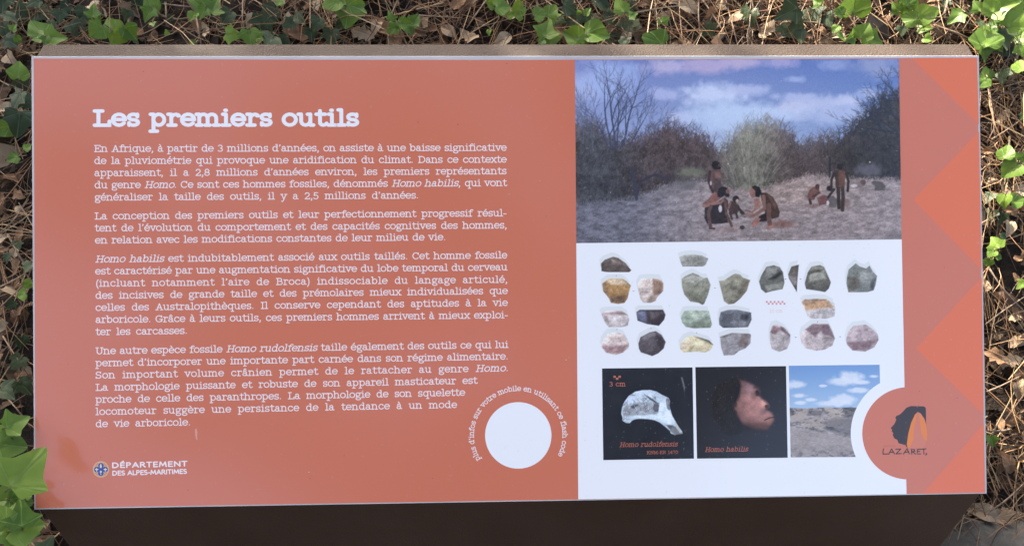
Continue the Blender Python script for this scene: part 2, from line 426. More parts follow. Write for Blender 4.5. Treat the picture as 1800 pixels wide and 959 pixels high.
# ------------------------------------------------------------------ slab-serif lettering drawn as strokes
def arc(cx, cy, rx, ry, a0, a1, n=None):
    n = n or max(5, int(abs(a1 - a0) / 22))
    t = np.radians(np.linspace(a0, a1, n))
    return [(cx + rx * math.cos(k), cy + ry * math.sin(k)) for k in t]
def L(*p): return [p[i:i + 2] for i in range(0, len(p), 2)]
def dot(x, y): return [(x - .035, y), (x + .035, y)]
GL = {
 'a': (.92, [arc(.38, .68, .25, .32, 150, 0) + [(.63, .16), (.70, .03), (.86, .03)], arc(.36, .28, .28, .28, 20, 340), dot(.18, .8)]),
 'b': (1.02, [L(.2, 0, .2, 1.4), L(.02, 1.4, .2, 1.4), arc(.53, .5, .34, .5, 0, 360)]),
 'c': (.90, [arc(.48, .5, .39, .5, 42, 325), dot(.74, .78)]),
 'd': (1.05, [L(.78, 0, .78, 1.4), L(.58, 1.4, .78, 1.4), L(.78, 0, .99, 0), arc(.45, .5, .34, .5, 0, 360)]),
 'e': (.92, [arc(.46, .5, .39, .5, 0, 322), L(.08, .52, .84, .52)]),
 'f': (.68, [[(.3, 0), (.3, 1.08)] + arc(.54, 1.08, .24, .32, 170, 45), L(.06, 1, .6, 1), L(.08, 0, .56, 0), dot(.72, 1.27)]),
 'g': (.95, [arc(.43, .65, .30, .34, 0, 360), L(.68, .86, .8, .98, .93, .96), [(.27, .36), (.17, .2), (.26, .07), (.62, .02)] + arc(.48, -.2, .37, .22, 60, -240)]),
 'h': (1.08, [L(.2, 0, .2, 1.4), L(.02, 1.4, .2, 1.4), arc(.5, .64, .3, .36, 180, 0) + [(.8, 0)], L(.02, 0, .4, 0), L(.61, 0, 1.0, 0)]),
 'i': (.56, [L(.28, 0, .28, 1), L(.08, 1, .28, 1), L(.05, 0, .51, 0), dot(.26, 1.36)]),
 'l': (.56, [L(.28, 0, .28, 1.4), L(.08, 1.4, .28, 1.4), L(.05, 0, .51, 0)]),
 'm': (1.55, [L(.2, 0, .2, 1), L(.02, 1, .2, 1), arc(.46, .66, .26, .34, 180, 0) + [(.72, 0)], arc(.99, .66, .27, .34, 180, 0) + [(1.26, 0)], L(.03, 0, .37, 0), L(.56, 0, .88, 0), L(1.1, 0, 1.45, 0)]),
 'n': (1.08, [L(.2, 0, .2, 1), L(.02, 1, .2, 1), arc(.5, .64, .3, .36, 180, 0) + [(.8, 0)], L(.02, 0, .4, 0), L(.61, 0, 1.0, 0)]),
 'o': (.94, [arc(.46, .5, .39, .5, 0, 360)]),
 'p': (1.04, [L(.22, -.42, .22, 1), L(.03, 1, .22, 1), L(.02, -.42, .46, -.42), arc(.55, .5, .34, .5, 0, 360)]),
 'q': (1.04, [L(.8, -.42, .8, 1), L(.8, 1, .97, 1), L(.58, -.42, 1.0, -.42), arc(.47, .5, .34, .5, 0, 360)]),
 'r': (.80, [L(.25, 0, .25, 1), L(.05, 1, .25, 1), L(.05, 0, .53, 0), arc(.54, .62, .29, .37, 180, 55), dot(.70, .86)]),
 's': (.80, [arc(.39, .745, .28, .255, 35, 250) + arc(.40, .25, .29, .25, 80, -145), L(.64, 1.0, .64, .78), L(.13, 0, .13, .22)]),
 't': (.72, [[(.29, 1.32), (.29, .22)] + arc(.50, .22, .21, .22, 190, 345), L(.05, 1, .62, 1)]),
 'u': (1.06, [[(.2, 1), (.2, .34)] + arc(.48, .34, .28, .34, 190, 350), L(.78, 1, .78, 0), L(.02, 1, .2, 1), L(.6, 1, .78, 1), L(.78, 0, .98, 0)]),
 'v': (.94, [L(.14, 1, .47, 0), L(.8, 1, .47, 0), L(-.02, 1, .32, 1), L(.62, 1, .96, 1)]),
 'x': (.94, [L(.14, 1, .8, 0), L(.8, 1, .14, 0), L(.0, 1, .3, 1), L(.64, 1, .94, 1), L(-.02, 0, .3, 0), L(.64, 0, .96, 0)]),
 'y': (.96, [L(.14, 1, .48, 0), [(.82, 1), (.40, -.26), (.27, -.42), (.12, -.36)], L(-.02, 1, .32, 1), L(.64, 1, .98, 1)]),
 'A': (1.2, [L(.2, 0, .6, 1.3), L(1.0, 0, .6, 1.3), L(.36, .45, .84, .45), L(.02, 0, .40, 0), L(.78, 0, 1.18, 0)]),
 'B': (1.12, [L(.26, 0, .26, 1.3), [(.06, 1.3), (.6, 1.3)] + arc(.62, 1.0, .28, .3, 85, -85) + [(.3, .70)], [(.3, .70), (.62, .70)] + arc(.66, .35, .34, .35, 80, -85) + [(.06, 0)]]),
 'C': (1.14, [arc(.58, .65, .48, .65, 38, 322), L(.98, 1.3, .98, .92)]),
 'D': (1.22, [L(.26, 0, .26, 1.3), [(.06, 1.3), (.6, 1.3)] + arc(.6, .65, .5, .65, 85, -85) + [(.06, 0)]]),
 'E': (1.10, [L(.26, 0, .26, 1.3), L(.06, 1.3, .94, 1.3, .94, 1.02), L(.06, 0, .98, 0, .98, .3), L(.26, .68, .68, .68), L(.68, .55, .68, .82)]),
 'G': (1.24, [arc(.58, .65, .48, .65, 40, 330), L(1.0, 1.3, 1.0, .95), L(.68, .56, 1.16, .56), L(1.02, .56, 1.02, .1)]),
 'H': (1.28, [L(.26, 0, .26, 1.3), L(1.0, 0, 1.0, 1.3), L(.26, .66, 1.0, .66), L(.06, 0, .46, 0), L(.8, 0, 1.2, 0), L(.06, 1.3, .46, 1.3), L(.8, 1.3, 1.2, 1.3)]),
 'I': (.62, [L(.3, 0, .3, 1.3), L(.06, 1.3, .54, 1.3), L(.06, 0, .54, 0)]),
 'K': (1.2, [L(.26, 0, .26, 1.3), L(1.0, 1.3, .28, .5), L(.5, .75, 1.02, 0), L(.06, 0, .46, 0), L(.84, 0, 1.16, 0), L(.06, 1.3, .46, 1.3), L(.82, 1.3, 1.12, 1.3)]),
 'L': (1.08, [L(.3, 0, .3, 1.3), L(.06, 1.3, .56, 1.3), L(.06, 0, .98, 0, .98, .36)]),
 'M': (1.44, [L(.24, 0, .24, 1.3), L(.24, 1.3, .7, .25), L(1.16, 1.3, .7, .25), L(1.16, 0, 1.16, 1.3), L(.04, 0, .44, 0), L(.96, 0, 1.36, 0), L(.04, 1.3, .24, 1.3), L(1.16, 1.3, 1.36, 1.3)]),
 'N': (1.26, [L(.24, 0, .24, 1.3), L(.24, 1.3, 1.0, 0), L(1.0, 0, 1.0, 1.3), L(.04, 0, .44, 0), L(.8, 1.3, 1.2, 1.3), L(.04, 1.3, .24, 1.3)]),
 'R': (1.2, [L(.26, 0, .26, 1.3), [(.06, 1.3), (.62, 1.3)] + arc(.64, .98, .3, .32, 85, -85) + [(.28, .66)], L(.6, .66, .86, .1, 1.1, 0), L(.06, 0, .46, 0)]),
 'S': (1.04, [arc(.5, .97, .36, .33, 30, 250) + arc(.51, .33, .38, .33, 75, -150), L(.84, 1.3, .84, 1.0), L(.13, 0, .13, .3)]),
 'U': (1.24, [[(.26, 1.3), (.26, .42)] + arc(.62, .42, .36, .42, 190, 350) + [(.98, 1.3)], L(.06, 1.3, .46, 1.3), L(.8, 1.3, 1.18, 1.3)]),
 '0': (.95, [arc(.46, .65, .38, .65, 0, 360)]),
 '1': (.75, [L(.4, 0, .4, 1.3), L(.14, 1.1, .4, 1.3), L(.12, 0, .68, 0)]),
 '2': (.95, [arc(.44, .93, .33, .37, 170, -35) + [(.12, .06), (.12, 0), (.82, 0), (.82, .2)]]),
 '3': (.92, [arc(.42, .97, .30, .33, 155, -85), arc(.42, .33, .35, .34, 85, -155)]),
 '4': (.98, [L(.64, 0, .64, 1.3), L(.64, 1.3, .08, .42), L(.08, .42, .88, .42), L(.42, 0, .84, 0)]),
 '5': (.92, [L(.74, 1.3, .22, 1.3), L(.22, 1.3, .17, .72), arc(.42, .40, .36, .40, 130, -150)]),
 '7': (.92, [L(.1, 1.1, .1, 1.3), L(.1, 1.3, .82, 1.3), [(.82, 1.3), (.52, .7), (.42, 0)]]),
 '8': (.95, [arc(.46, .98, .30, .32, 0, 360), arc(.46, .33, .36, .33, 0, 360)]),
 ',': (.44, [[(.2, .06), (.24, -.02), (.12, -.28)], dot(.2, .07)]),
 '.': (.44, [dot(.2, .07)]),
 "'": (.40, [[(.2, 1.34), (.22, 1.26), (.12, 1.04)], dot(.19, 1.34)]),
 '-': (.60, [L(.08, .46, .5, .46)]),
 '(': (.50, [arc(.62, .5, .45, 1.0, 118, 242)]),
 ')': (.50, [arc(-.12, .5, .45, 1.0, 62, -62)]),
 ' ': (.55, []),
}
def acc(ch, ax, kind, up=0.0):
    a, s = GL[ch]
    e = {'acute': L(ax - .08, 1.2 + up, ax + .14, 1.46 + up), 'grave': L(ax + .08, 1.2 + up, ax - .14, 1.46 + up),
         'circ': L(ax - .2, 1.2 + up, ax, 1.44 + up, ax + .2, 1.2 + up)}[kind]
    return (a, s + [e])
GL['é'] = acc('e', .46, 'acute'); GL['è'] = acc('e', .46, 'grave'); GL['à'] = acc('a', .42, 'grave'); GL['â'] = acc('a', .42, 'circ')
SANS = {
 'D': (1.2, [L(.16, 0, .16, 1.3), [(.16, 1.3), (.45, 1.3)] + arc(.45, .65, .6, .65, 85, -85) + [(.16, 0)]]),
 'E': (.86, [L(.16, 0, .16, 1.3), L(.16, 1.3, .76, 1.3), L(.16, .68, .7, .68), L(.16, 0, .78, 0)]),
 'P': (.92, [L(.16, 0, .16, 1.3), [(.16, 1.3), (.45, 1.3)] + arc(.46, .97, .32, .33, 85, -85) + [(.16, .64)]]),
 'A': (1.12, [L(.08, 0, .56, 1.3), L(1.04, 0, .56, 1.3), L(.26, .42, .86, .42)]),
 'R': (1.0, [L(.16, 0, .16, 1.3), [(.16, 1.3), (.45, 1.3)] + arc(.46, .98, .31, .32, 85, -85) + [(.16, .66)], L(.46, .66, .92, 0)]),
 'T': (.94, [L(.47, 0, .47, 1.3), L(.06, 1.3, .88, 1.3)]),
 'M': (1.36, [L(.12, 0, .26, 1.3), L(.26, 1.3, .68, .25), L(1.1, 1.3, .68, .25), L(1.24, 0, 1.1, 1.3)]),
 'N': (1.2, [L(.16, 0, .16, 1.3), L(.16, 1.3, 1.04, 0), L(1.04, 0, 1.04, 1.3)]),
 'S': (.84, [arc(.42, .98, .30, .32, 40, 255) + arc(.42, .33, .32, .33, 75, -145)]),
 'L': (.78, [L(.16, 0, .16, 1.3), L(.16, 0, .72, 0)]),
 'I': (.36, [L(.18, 0, .18, 1.3)]),
 '-': (.56, [L(.1, .5, .46, .5)]), ' ': (.5, []),
}
SANS['É'] = (SANS['E'][0], SANS['E'][1] + [L(.38, 1.5, .6, 1.76)])

def stroke(pts, t):
    p = np.array(pts, float)
    d = np.diff(p, axis=0)
    ln = np.hypot(d[:, 0], d[:, 1])
    keep = np.r_[True, ln > 1e-6]
    p = p[keep]; d = np.diff(p, axis=0); ln = np.hypot(d[:, 0], d[:, 1]); d = d / ln[:, None]
    closed = np.hypot(*(p[0] - p[-1])) < 1e-6 and len(p) > 3
    n = len(p)
    nr = np.stack([-d[:, 1], d[:, 0]], -1)
    off = np.zeros((n, 2))
    for i in range(n):
        if closed:
            a, b = nr[i - 1 if i > 0 else -1], nr[i % (n - 1)]
        else:
            a, b = nr[max(i - 1, 0)], nr[min(i, n - 2)]
        m = a + b
        k = np.hypot(*m)
        m = m / k if k > 1e-6 else b
        off[i] = m / max(0.5, float(m @ b))
    V = []
    for i in range(n):
        V.append(p[i] + off[i] * t / 2); V.append(p[i] - off[i] * t / 2)
    Fc = [(2 * i + 1, 2 * i + 3, 2 * i + 2, 2 * i) for i in range(n - 1)]
    if not closed:
        for end in (0, 1):
            i = 0 if end == 0 else n - 1
            a0 = math.atan2(nr[i - 1 if end else 0][1], nr[i - 1 if end else 0][0])
            st = len(V); V.append(p[i])
            cnt = 5
            sgn = 1 if end == 0 else -1
            ring = []
            for k in range(cnt + 1):
                a = a0 + sgn * math.pi * k / cnt
                ring.append(len(V)); V.append(p[i] + t / 2 * np.array([math.cos(a), math.sin(a)]))
            for k in range(cnt):
                Fc.append((st, ring[k], ring[k + 1]) if end == 0 else (st, ring[k + 1], ring[k]))
    return np.array(V), Fc

class Text:
    def __init__(s): s.V = []; s.F = []; s.n = 0
    def glyph(s, ch, place, t, layer, font=GL, slant=0.0):
        for k, st in enumerate(font[ch][1]):
            pts = [(x, t / 2 + y * (1 - t) if y >= 0 else t / 2 + y) for x, y in st]
            v, f = stroke(pts, t)
            v = v.copy(); v[:, 0] += slant * v[:, 1]
            ab = place(v)
            s.V.append(F(ab[:, 0], ab[:, 1], np.full(len(v), layer * LZ + k * 0.000004)))
            s.F += [tuple(i + s.n for i in q) for q in f]
            s.n += len(v)
    def build(s, name, mat, label=None):
        o = mesh_obj(name, np.concatenate(s.V), s.F, mat, board)
        if label: o['label'] = label
        return o

def runs(txt):
    out, it = [], False
    for c in txt:
        if c == '*': it = not it
        else: out.append((c, it))
    return out

def line(txt, x0, y0, x1, y1, xh, t=0.15, layer=3.0, font=GL, mat='text', name='text_line', fit='space', label=None, xs=1.0):
    """one line of lettering between two baseline ends; xh = x-height in photograph pixels; *..* = italic"""
    a0, a1 = P2(x0, y0), P2(x1, y1)
    d = a1 - a0; W = np.hypot(*d); d /= W
    up = np.array([-d[1], d[0]])
    s = xh * MPX
    rs = runs(txt)
    if fit == 'track':
        xs = W / s / (sum(font[c][0] for c, _ in rs) + .03 * len(rs))
        xs = min(max(xs, .85), 1.25)
    adv = [font[c][0] * xs for c, _ in rs]
    nat = sum(adv) - 0.08 * xs
    sp = sum(1 for c, _ in rs if c == ' ')
    slack = W / s - nat
    track = 0.0; spx = 0.0
    if fit == 'space' and sp:
        spx = slack / sp
        spx_c = min(max(spx, -0.05), 0.5)
        track = (slack - spx_c * sp) / max(1, len(rs) - 1)
        spx = spx_c
    else:
        track = slack / max(1, len(rs) - 1)
    T = Text(); x = 0.0
    for (c, it), a in zip(rs, adv):
        if c != ' ':
            T.glyph(c, lambda v, x=x: a0 + np.outer((v[:, 0] * xs + x) * s, d) + np.outer(v[:, 1] * s, up), t, layer, font, 0.22 if it else 0.0)
        x += a + track + (spx if c == ' ' else 0)
    return T.build(name, M[mat], label)

line('Les premiers outils', 164.5, 223.3, 629, 222.9, 25.0, t=0.245, mat='title', name='title', fit='track', label='large bold white title reading Les premiers outils')
XH = 9.7
TEXT = [
 ("En Afrique, à partir de 3 millions d'années, on assiste à une baisse significative", 165.5, 267.3, 890, 265.3),
 ("de la pluviométrie qui provoque une aridification du climat. Dans ce contexte", 165.5, 288.6, 890, 286),
 ("apparaissent, il a 2,8 millions d'années environ, les premiers représentants", 166, 310, 890, 306.4),
 ("du genre *Homo*. Ce sont ces hommes fossiles, dénommés *Homo habilis*, qui vont", 166, 331.2, 890.5, 327.2),
 ("généraliser la taille des outils, il y a 2,5 millions d'années.", 166.3, 352.7, 735.5, 349),
 ("La conception des premiers outils et leur perfectionnement progressif résul-", 166.5, 385.8, 890, 380.2),
 ("tent de l'évolution du comportement et des capacités cognitives des hommes,", 166.5, 406.8, 891, 401.4),
 ("en relation avec les modifications constantes de leur milieu de vie.", 167, 428.1, 783.3, 422.2),
 ("*Homo habilis* est indubitablement associé aux outils taillés. Cet homme fossile", 167.5, 461.3, 891, 454),
 ("est caractérisé par une augmentation significative du lobe temporal du cerveau", 167.3, 482.4, 891.5, 475),
 ("(incluant notamment l'aire de Broca) indissociable du langage articulé,", 168, 503.7, 892, 496.8),
 ("des incisives de grande taille et des prémolaires mieux individualisées que", 167.6, 525.1, 892, 516.5),
 ("celles des Australopithèques. Il conserve cependant des aptitudes à la vie", 167.8, 546.3, 892, 537.4),
 ("arboricole. Grâce à leurs outils, ces premiers hommes arrivent à mieux exploi-", 168, 567.4, 892.5, 559),
 ("ter les carcasses.", 168, 588.9, 329, 586.6),
 ("Une autre espèce fossile *Homo rudolfensis* taille également des outils ce qui lui", 168, 622.5, 893, 611),
 ("permet d'incorporer une importante part carnée dans son régime alimentaire.", 168, 643.7, 893, 631.5),
 ("Son important volume crânien permet de le rattacher au genre *Homo*.", 167.6, 665, 893.2, 652.2),
 ("La morphologie puissante et robuste de son appareil masticateur est", 168, 686.5, 838.6, 674),
 ("proche de celle des paranthropes. La morphologie de son squelette", 168, 707.7, 817, 695),
 ("locomoteur suggère une persistance de la tendance à un mode", 168, 729, 802.8, 716.4),
 ("de vie arboricole.", 168, 750.4, 334.7, 747.2),
]
def natw(t_): return (np.hypot(*(P2(*t_[3:5]) - P2(*t_[1:3]))) / (XH * MPX)) / sum(GL[c][0] for c, _ in runs(t_[0]))
XS = min(natw(t_) for t_ in TEXT[:4] + TEXT[5:7] + TEXT[8:14] + TEXT[15:18])
for t_ in TEXT: line(*t_, XH, xs=XS)
line('DÉPARTEMENT', 196.7, 822.2, 328.3, 819.1, 8.1, t=0.24, font=SANS, name='logo_text', fit='track')
line('DES ALPES-MARITIMES', 197.2, 835.3, 328, 832, 7.1, t=0.24, font=SANS, name='logo_text', fit='track')
flat('emblem_ring', circ(177.5, 824.2, 14.2, n=48), 3, M['gold'])
flat('emblem_ground', circ(177.5, 824.2, 12.6, n=48), 4, ink('emblem_salmon_ink', alb((196, 132, 105))))
for k, (ex, ey) in enumerate(((177.5, 817.6), (170.2, 824.3), (185.0, 824.3), (177.3, 831.0))):
    flat('emblem_petal', circ(ex, ey, 6.2, n=24), 5 + k * 0.4, M['gold'])
for k, (ex, ey) in enumerate(((177.5, 817.6), (170.2, 824.3), (185.0, 824.3), (177.3, 831.0), (177.4, 824.3))):
    flat('emblem_petal', circ(ex, ey, 5.0, n=24), 7 + k * 0.4, M['blue'])
flat('emblem_charge', [(177.3, 813.6), (179.2, 818), (178.6, 821.6), (176.0, 821.6), (175.4, 818)], 10, M['cream'])
for ex in (170.0, 185.2):
    flat('emblem_charge', [(ex, 820.8), (ex + 1, 823.2), (ex + 3.2, 823.4), (ex + 3.0, 825), (ex + 1, 825.2), (ex + .8, 828), (ex - .8, 828), (ex - 1, 825.2), (ex - 3.0, 825), (ex - 3.2, 823.4), (ex - 1, 823.2)], 10, M['cream'])
flat('emblem_charge', circ(177.3, 828.3, 1.9, n=12), 10, M['cream'])
flat('emblem_charge', [(176.8, 830), (177.8, 830), (178, 834), (176.6, 834)], 10.4, M['cream'])

# the ring of small lettering round the white disc
cc = P2(911, 764.5); rr_ = 77.6 * MPX * 0.998
txt = "plus d'infos sur votre mobile en utilisant ce flash code"
s_ = 7.3 * MPX
tot = sum(GL[c][0] for c in txt)
A0, A1 = R(211.5), R(-27.5)
k_ = (A0 - A1) * rr_ / (tot * s_)
T = Text(); pos = 0.0
for c in txt:
    w = GL[c][0]
    th = A0 - (pos + w / 2) * s_ * k_ / rr_
    tg = np.array([math.sin(th), -math.cos(th)]); rd = np.array([math.cos(th), math.sin(th)])
    if c != ' ':
        T.glyph(c, lambda v, tg=tg, rd=rd, w=w: cc + rd * rr_ + np.outer((v[:, 0] - w / 2) * s_, tg) + np.outer(v[:, 1] * s_, rd), 0.17, 3)
    pos += w
T.build('ring_text', M['text'], 'small white lettering curving round the blank white disc')

# ------------------------------------------------------------------ printed pictures, painted into fine coloured sheets
def vnoise(x, y, seed):
    r = np.random.default_rng(seed).random((64, 64))
    xi = np.floor(x).astype(int); yi = np.floor(y).astype(int)
    fx = x - xi; fy = y - yi
    fx = fx * fx * (3 - 2 * fx); fy = fy * fy * (3 - 2 * fy)
    g_ = lambda a, b: r[b % 64, a % 64]
    return (g_(xi, yi) * (1 - fx) + g_(xi + 1, yi) * fx) * (1 - fy) + (g_(xi, yi + 1) * (1 - fx) + g_(xi + 1, yi + 1) * fx) * fy
def fbm(x, y, sc, oc=4, seed=0, sy=None):
    v = 0; a = 1; tot = 0; sy = sy or sc
    for k in range(oc):
        v = v + a * vnoise(x / sc * 2 ** k + 7.3 * k, y / sy * 2 ** k + 3.1 * k, seed + k); tot += a; a *= 0.55
    return v / tot

class Cv:
    def __init__(s, x0, y0, x1, y1, nx, ny):
        s.x0, s.y0, s.x1, s.y1 = x0, y0, x1, y1
        s.X, s.Y = np.meshgrid(np.linspace(x0, x1, nx), np.linspace(y0, y1, ny))
        s.im = np.zeros((ny, nx, 3)); s.px = (x1 - x0) / nx
        s.nx, s.ny = nx, ny
    def sub(s, xa, ya, xb, yb):
        i0 = int(max(0, (xa - s.x0) / (s.x1 - s.x0) * (s.nx - 1))); i1 = int(min(s.nx, (xb - s.x0) / (s.x1 - s.x0) * (s.nx - 1) + 2))
        j0 = int(max(0, (ya - s.y0) / (s.y1 - s.y0) * (s.ny - 1))); j1 = int(min(s.ny, (yb - s.y0) / (s.y1 - s.y0) * (s.ny - 1) + 2))
        return slice(j0, max(j0, j1)), slice(i0, max(i0, i1))
    def mix(s, m, c, sl=None):
        if sl is None: s.im += (np.asarray(c, float) - s.im) * m[..., None]
        else: s.im[sl] += (np.asarray(c, float) - s.im[sl]) * m[..., None]
    def ell(s, cx, cy, rx, ry, c, soft=0.25, a=1.0, rag=0.0, seed=0, sc=6):
        sl = s.sub(cx - rx * 1.6, cy - ry * 1.6, cx + rx * 1.6, cy + ry * 1.6)
        X, Y = s.X[sl], s.Y[sl]
        if X.size == 0: return
        d = np.hypot((X - cx) / rx, (Y - cy) / ry)
        if rag: d = d + rag * (fbm(X, Y, sc, 4, seed) - 0.5) * 2
        s.mix(np.clip((1 - d) / soft + 0.5, 0, 1) * a, c, sl)
    def seg(s, xa, ya, xb, yb, w, c, a=1.0, wb=None, soft=None):
        wb = w if wb is None else wb
        k = max(w, wb) + 2 * s.px
        sl = s.sub(min(xa, xb) - k, min(ya, yb) - k, max(xa, xb) + k, max(ya, yb) + k)
        X, Y = s.X[sl], s.Y[sl]
        if X.size == 0: return
        dx, dy = xb - xa, yb - ya
        t = np.clip(((X - xa) * dx + (Y - ya) * dy) / (dx * dx + dy * dy + 1e-9), 0, 1)
        d = np.hypot(X - xa - t * dx, Y - ya - t * dy)
        ww = w + (wb - w) * t
        sf = soft or s.px
        s.mix(np.clip((ww - d) / sf + 0.5, 0, 1) * a * np.minimum(1, ww / s.px * 1.3 + 0.15), c, sl)
    def limb(s, pts, w, c, a=1.0):
        for (xa, ya), (xb, yb) in zip(pts, pts[1:]): s.seg(xa, ya, xb, yb, w, c, a)
    def pmask(s, pts, soft=None, sl=None):
        p = np.asarray(pts, float)
        sl = sl or s.sub(p[:, 0].min() - 3 * s.px, p[:, 1].min() - 3 * s.px, p[:, 0].max() + 3 * s.px, p[:, 1].max() + 3 * s.px)
        X, Y = s.X[sl], s.Y[sl]
        ins = np.zeros(X.shape, bool); dm = np.full(X.shape, 1e9)
        for (xa, ya), (xb, yb) in zip(p, np.roll(p, -1, 0)):
            dx, dy = xb - xa, yb - ya
            t = np.clip(((X - xa) * dx + (Y - ya) * dy) / (dx * dx + dy * dy + 1e-9), 0, 1)
            dm = np.minimum(dm, np.hypot(X - xa - t * dx, Y - ya - t * dy))
            if abs(dy) > 1e-9:
                ins ^= ((ya > Y) != (yb > Y)) & (X < dx * (Y - ya) / dy + xa)
        sf = soft or s.px
        return np.clip(np.where(ins, dm, -dm) / sf + 0.5, 0, 1), sl
    def poly(s, pts, c, soft=None, a=1.0):
        m, sl = s.pmask(pts, soft); s.mix(m * a, c, sl); return m, sl

def sheet(name, cv, quad, layer, label=None, mask=None):
    ny, nx = cv.im.shape[:2]
    u, v = np.meshgrid(np.linspace(0, 1, nx), np.linspace(0, 1, ny))
    q = [np.asarray(k, float) for k in quad]
    px = [(1 - u) * (1 - v) * q[0][k] + u * (1 - v) * q[1][k] + u * v * q[2][k] + (1 - u) * v * q[3][k] for k in (0, 1)]
    V = P(px[0], px[1], layer * LZ).reshape(-1, 3)
    ix = np.arange(nx * ny).reshape(ny, nx)
    Fc = np.stack([ix[1:, :-1], ix[1:, 1:], ix[:-1, 1:], ix[:-1, :-1]], -1)
    if mask is not None: Fc = Fc[mask(px[0], px[1])[:-1, :-1]]
    o = mesh_obj(name, V, Fc.reshape(-1, 4).tolist(), M['photo'], board, col=alb(np.clip(cv.im, 0, 255)).reshape(-1, 3))
    if label: o['label'] = label
    return o

rnd = random.Random(3)
# --- the large savanna picture
c = Cv(1010, 104, 1585, 424, 470, 262)
X, Y = c.X, c.Y
u = (X - 1010) / 575; v = np.clip((Y - 104) / 150, 0, 1)
top = (1 - u)[..., None] * np.array([124, 138, 192]) + u[..., None] * np.array([84, 112, 176])
bot = (1 - u)[..., None] * np.array([148, 166, 206]) + u[..., None] * np.array([138, 160, 202])
mid = np.exp(-((X - 1290) / 110) ** 2)[..., None]
bot = bot + mid * np.array([22, 20, 12])
c.im[:] = top * (1 - v[..., None]) + bot * v[..., None]
for k, (cx, cy, rx, ry, cl) in enumerate([(1172, 117, 32, 12, (172, 168, 204)), (1257, 113, 55, 12, (168, 160, 198)), (1310, 109, 30, 9, (170, 162, 198)),
    (1258, 165, 50, 17, (188, 202, 232)), (1167, 164, 22, 9, (160, 172, 215)), (1200, 206, 26, 9, (172, 184, 220)), (1027, 152, 26, 18, (165, 178, 218)),
    (1318, 157, 34, 8, (166, 178, 216)), (1403, 188, 30, 15, (182, 188, 218)), (1454, 184, 42, 14, (170, 182, 216)), (1491, 178, 22, 10, (180, 190, 222)),
    (1400, 170, 34, 6, (160, 174, 214)), (1401, 139, 14, 5, (146, 164, 208)), (1376, 110, 26, 8, (152, 152, 196)), (1468, 114, 24, 10, (132, 148, 196)), (1548, 116, 40, 17, (134, 146, 186)),
    (1530, 165, 18, 9, (160, 176, 216)), (1335, 200, 80, 12, (178, 196, 228)), (1280, 205, 60, 24, (172, 194, 226)), (1480, 205, 60, 14, (160, 176, 214)), (1070, 140, 50, 30, (150, 170, 218))]):
    c.ell(cx, cy, rx * 1.05, ry * 1.1, [min(255, q_ + 8) for q_ in cl], 0.95, 0.9, 0.6, 20 + k, 13)
sk = np.interp(X[0], [1010, 1040, 1070, 1100, 1130, 1150, 1175, 1200, 1225, 1245, 1262, 1280, 1295, 1315, 1340, 1365, 1390, 1408, 1425, 1450, 1480, 1495, 1515, 1535, 1560, 1585],
                     [212, 205, 235, 240, 232, 222, 212, 222, 230, 242, 258, 246, 228, 214, 208, 214, 230, 252, 246, 236, 238, 222, 205, 185, 165, 158])
sk = sk + 9 * (fbm(X[0], X[0] * 0, 7, 4, 3) - .5) + 7 * (fbm(X[0], X[0] * 0, 2.0, 2, 9) - .5)
tw = fbm(X, Y, 5, 4, 41, 7); fine = fbm(X, Y, 1.7, 2, 51, 2.6); big = fbm(X, Y, 26, 3, 44, 20)
veg = np.zeros_like(c.im)
lf = np.exp(-((X - 1050) / 75) ** 2)[..., None]; ct = np.exp(-((X - 1318) / 46) ** 2)[..., None]; rt2 = (1 / (1 + np.exp(-(X - 1480) / 22)))[..., None]
veg[:] = np.array([94, 84, 92])
veg = veg * (1 - lf) + np.array([84, 88, 102]) * lf
veg = veg * (1 - ct) + np.array([132, 134, 132]) * ct
veg = veg * (1 - rt2) + np.array([60, 60, 66]) * rt2
veg *= np.array([1.0, .99, .93])
veg *= (0.50 + 0.50 * tw + 0.40 * big + 0.30 * (fine - .5))[..., None]
veg *= (1.12 - 0.28 * np.clip((Y - 200) / 120, 0, 1))[..., None]
vm = np.clip((Y - sk[None, :]) / 11 + (fine - .5) * 2.2 + (tw - .5) * 2.6, 0, 1)
c.im += (veg - c.im) * vm[..., None]
def vcol(x):
    return (88, 84, 98) if x < 1262 else ((132, 138, 144) if x < 1372 else ((92, 90, 100) if x < 1470 else (54, 54, 62)))
# twigs standing over the skyline and through the thickets
for k in range(1500):
    x = rnd.uniform(1010, 1585); i = int((x - 1010) / 575 * 469); y = sk[i] + rnd.uniform(-2, 26)
    l = rnd.uniform(5, 20); a = rnd.gauss(0, .6)
    br = rnd.uniform(.66, 1.2)
    c.limb([(x, y), (x + l * .5 * math.sin(a), y - l * .5 * math.cos(a)), (x + l * math.sin(a + rnd.gauss(0, .3)), y - l * math.cos(a))], .42, [q * br for q in vcol(x)], .7)
for k in range(1500):
    x = rnd.uniform(1010, 1585); i = int((x - 1010) / 575 * 469); y = rnd.uniform(sk[i] + 6, 335)
    l = rnd.uniform(4, 16); a = rnd.gauss(0, .9)
    br = rnd.choice((.62, .7, .8, 1.25, 1.4))
    c.seg(x, y, x + l * math.sin(a), y - l * math.cos(a), .42, [q * br for q in vcol(x)], .5, .25)
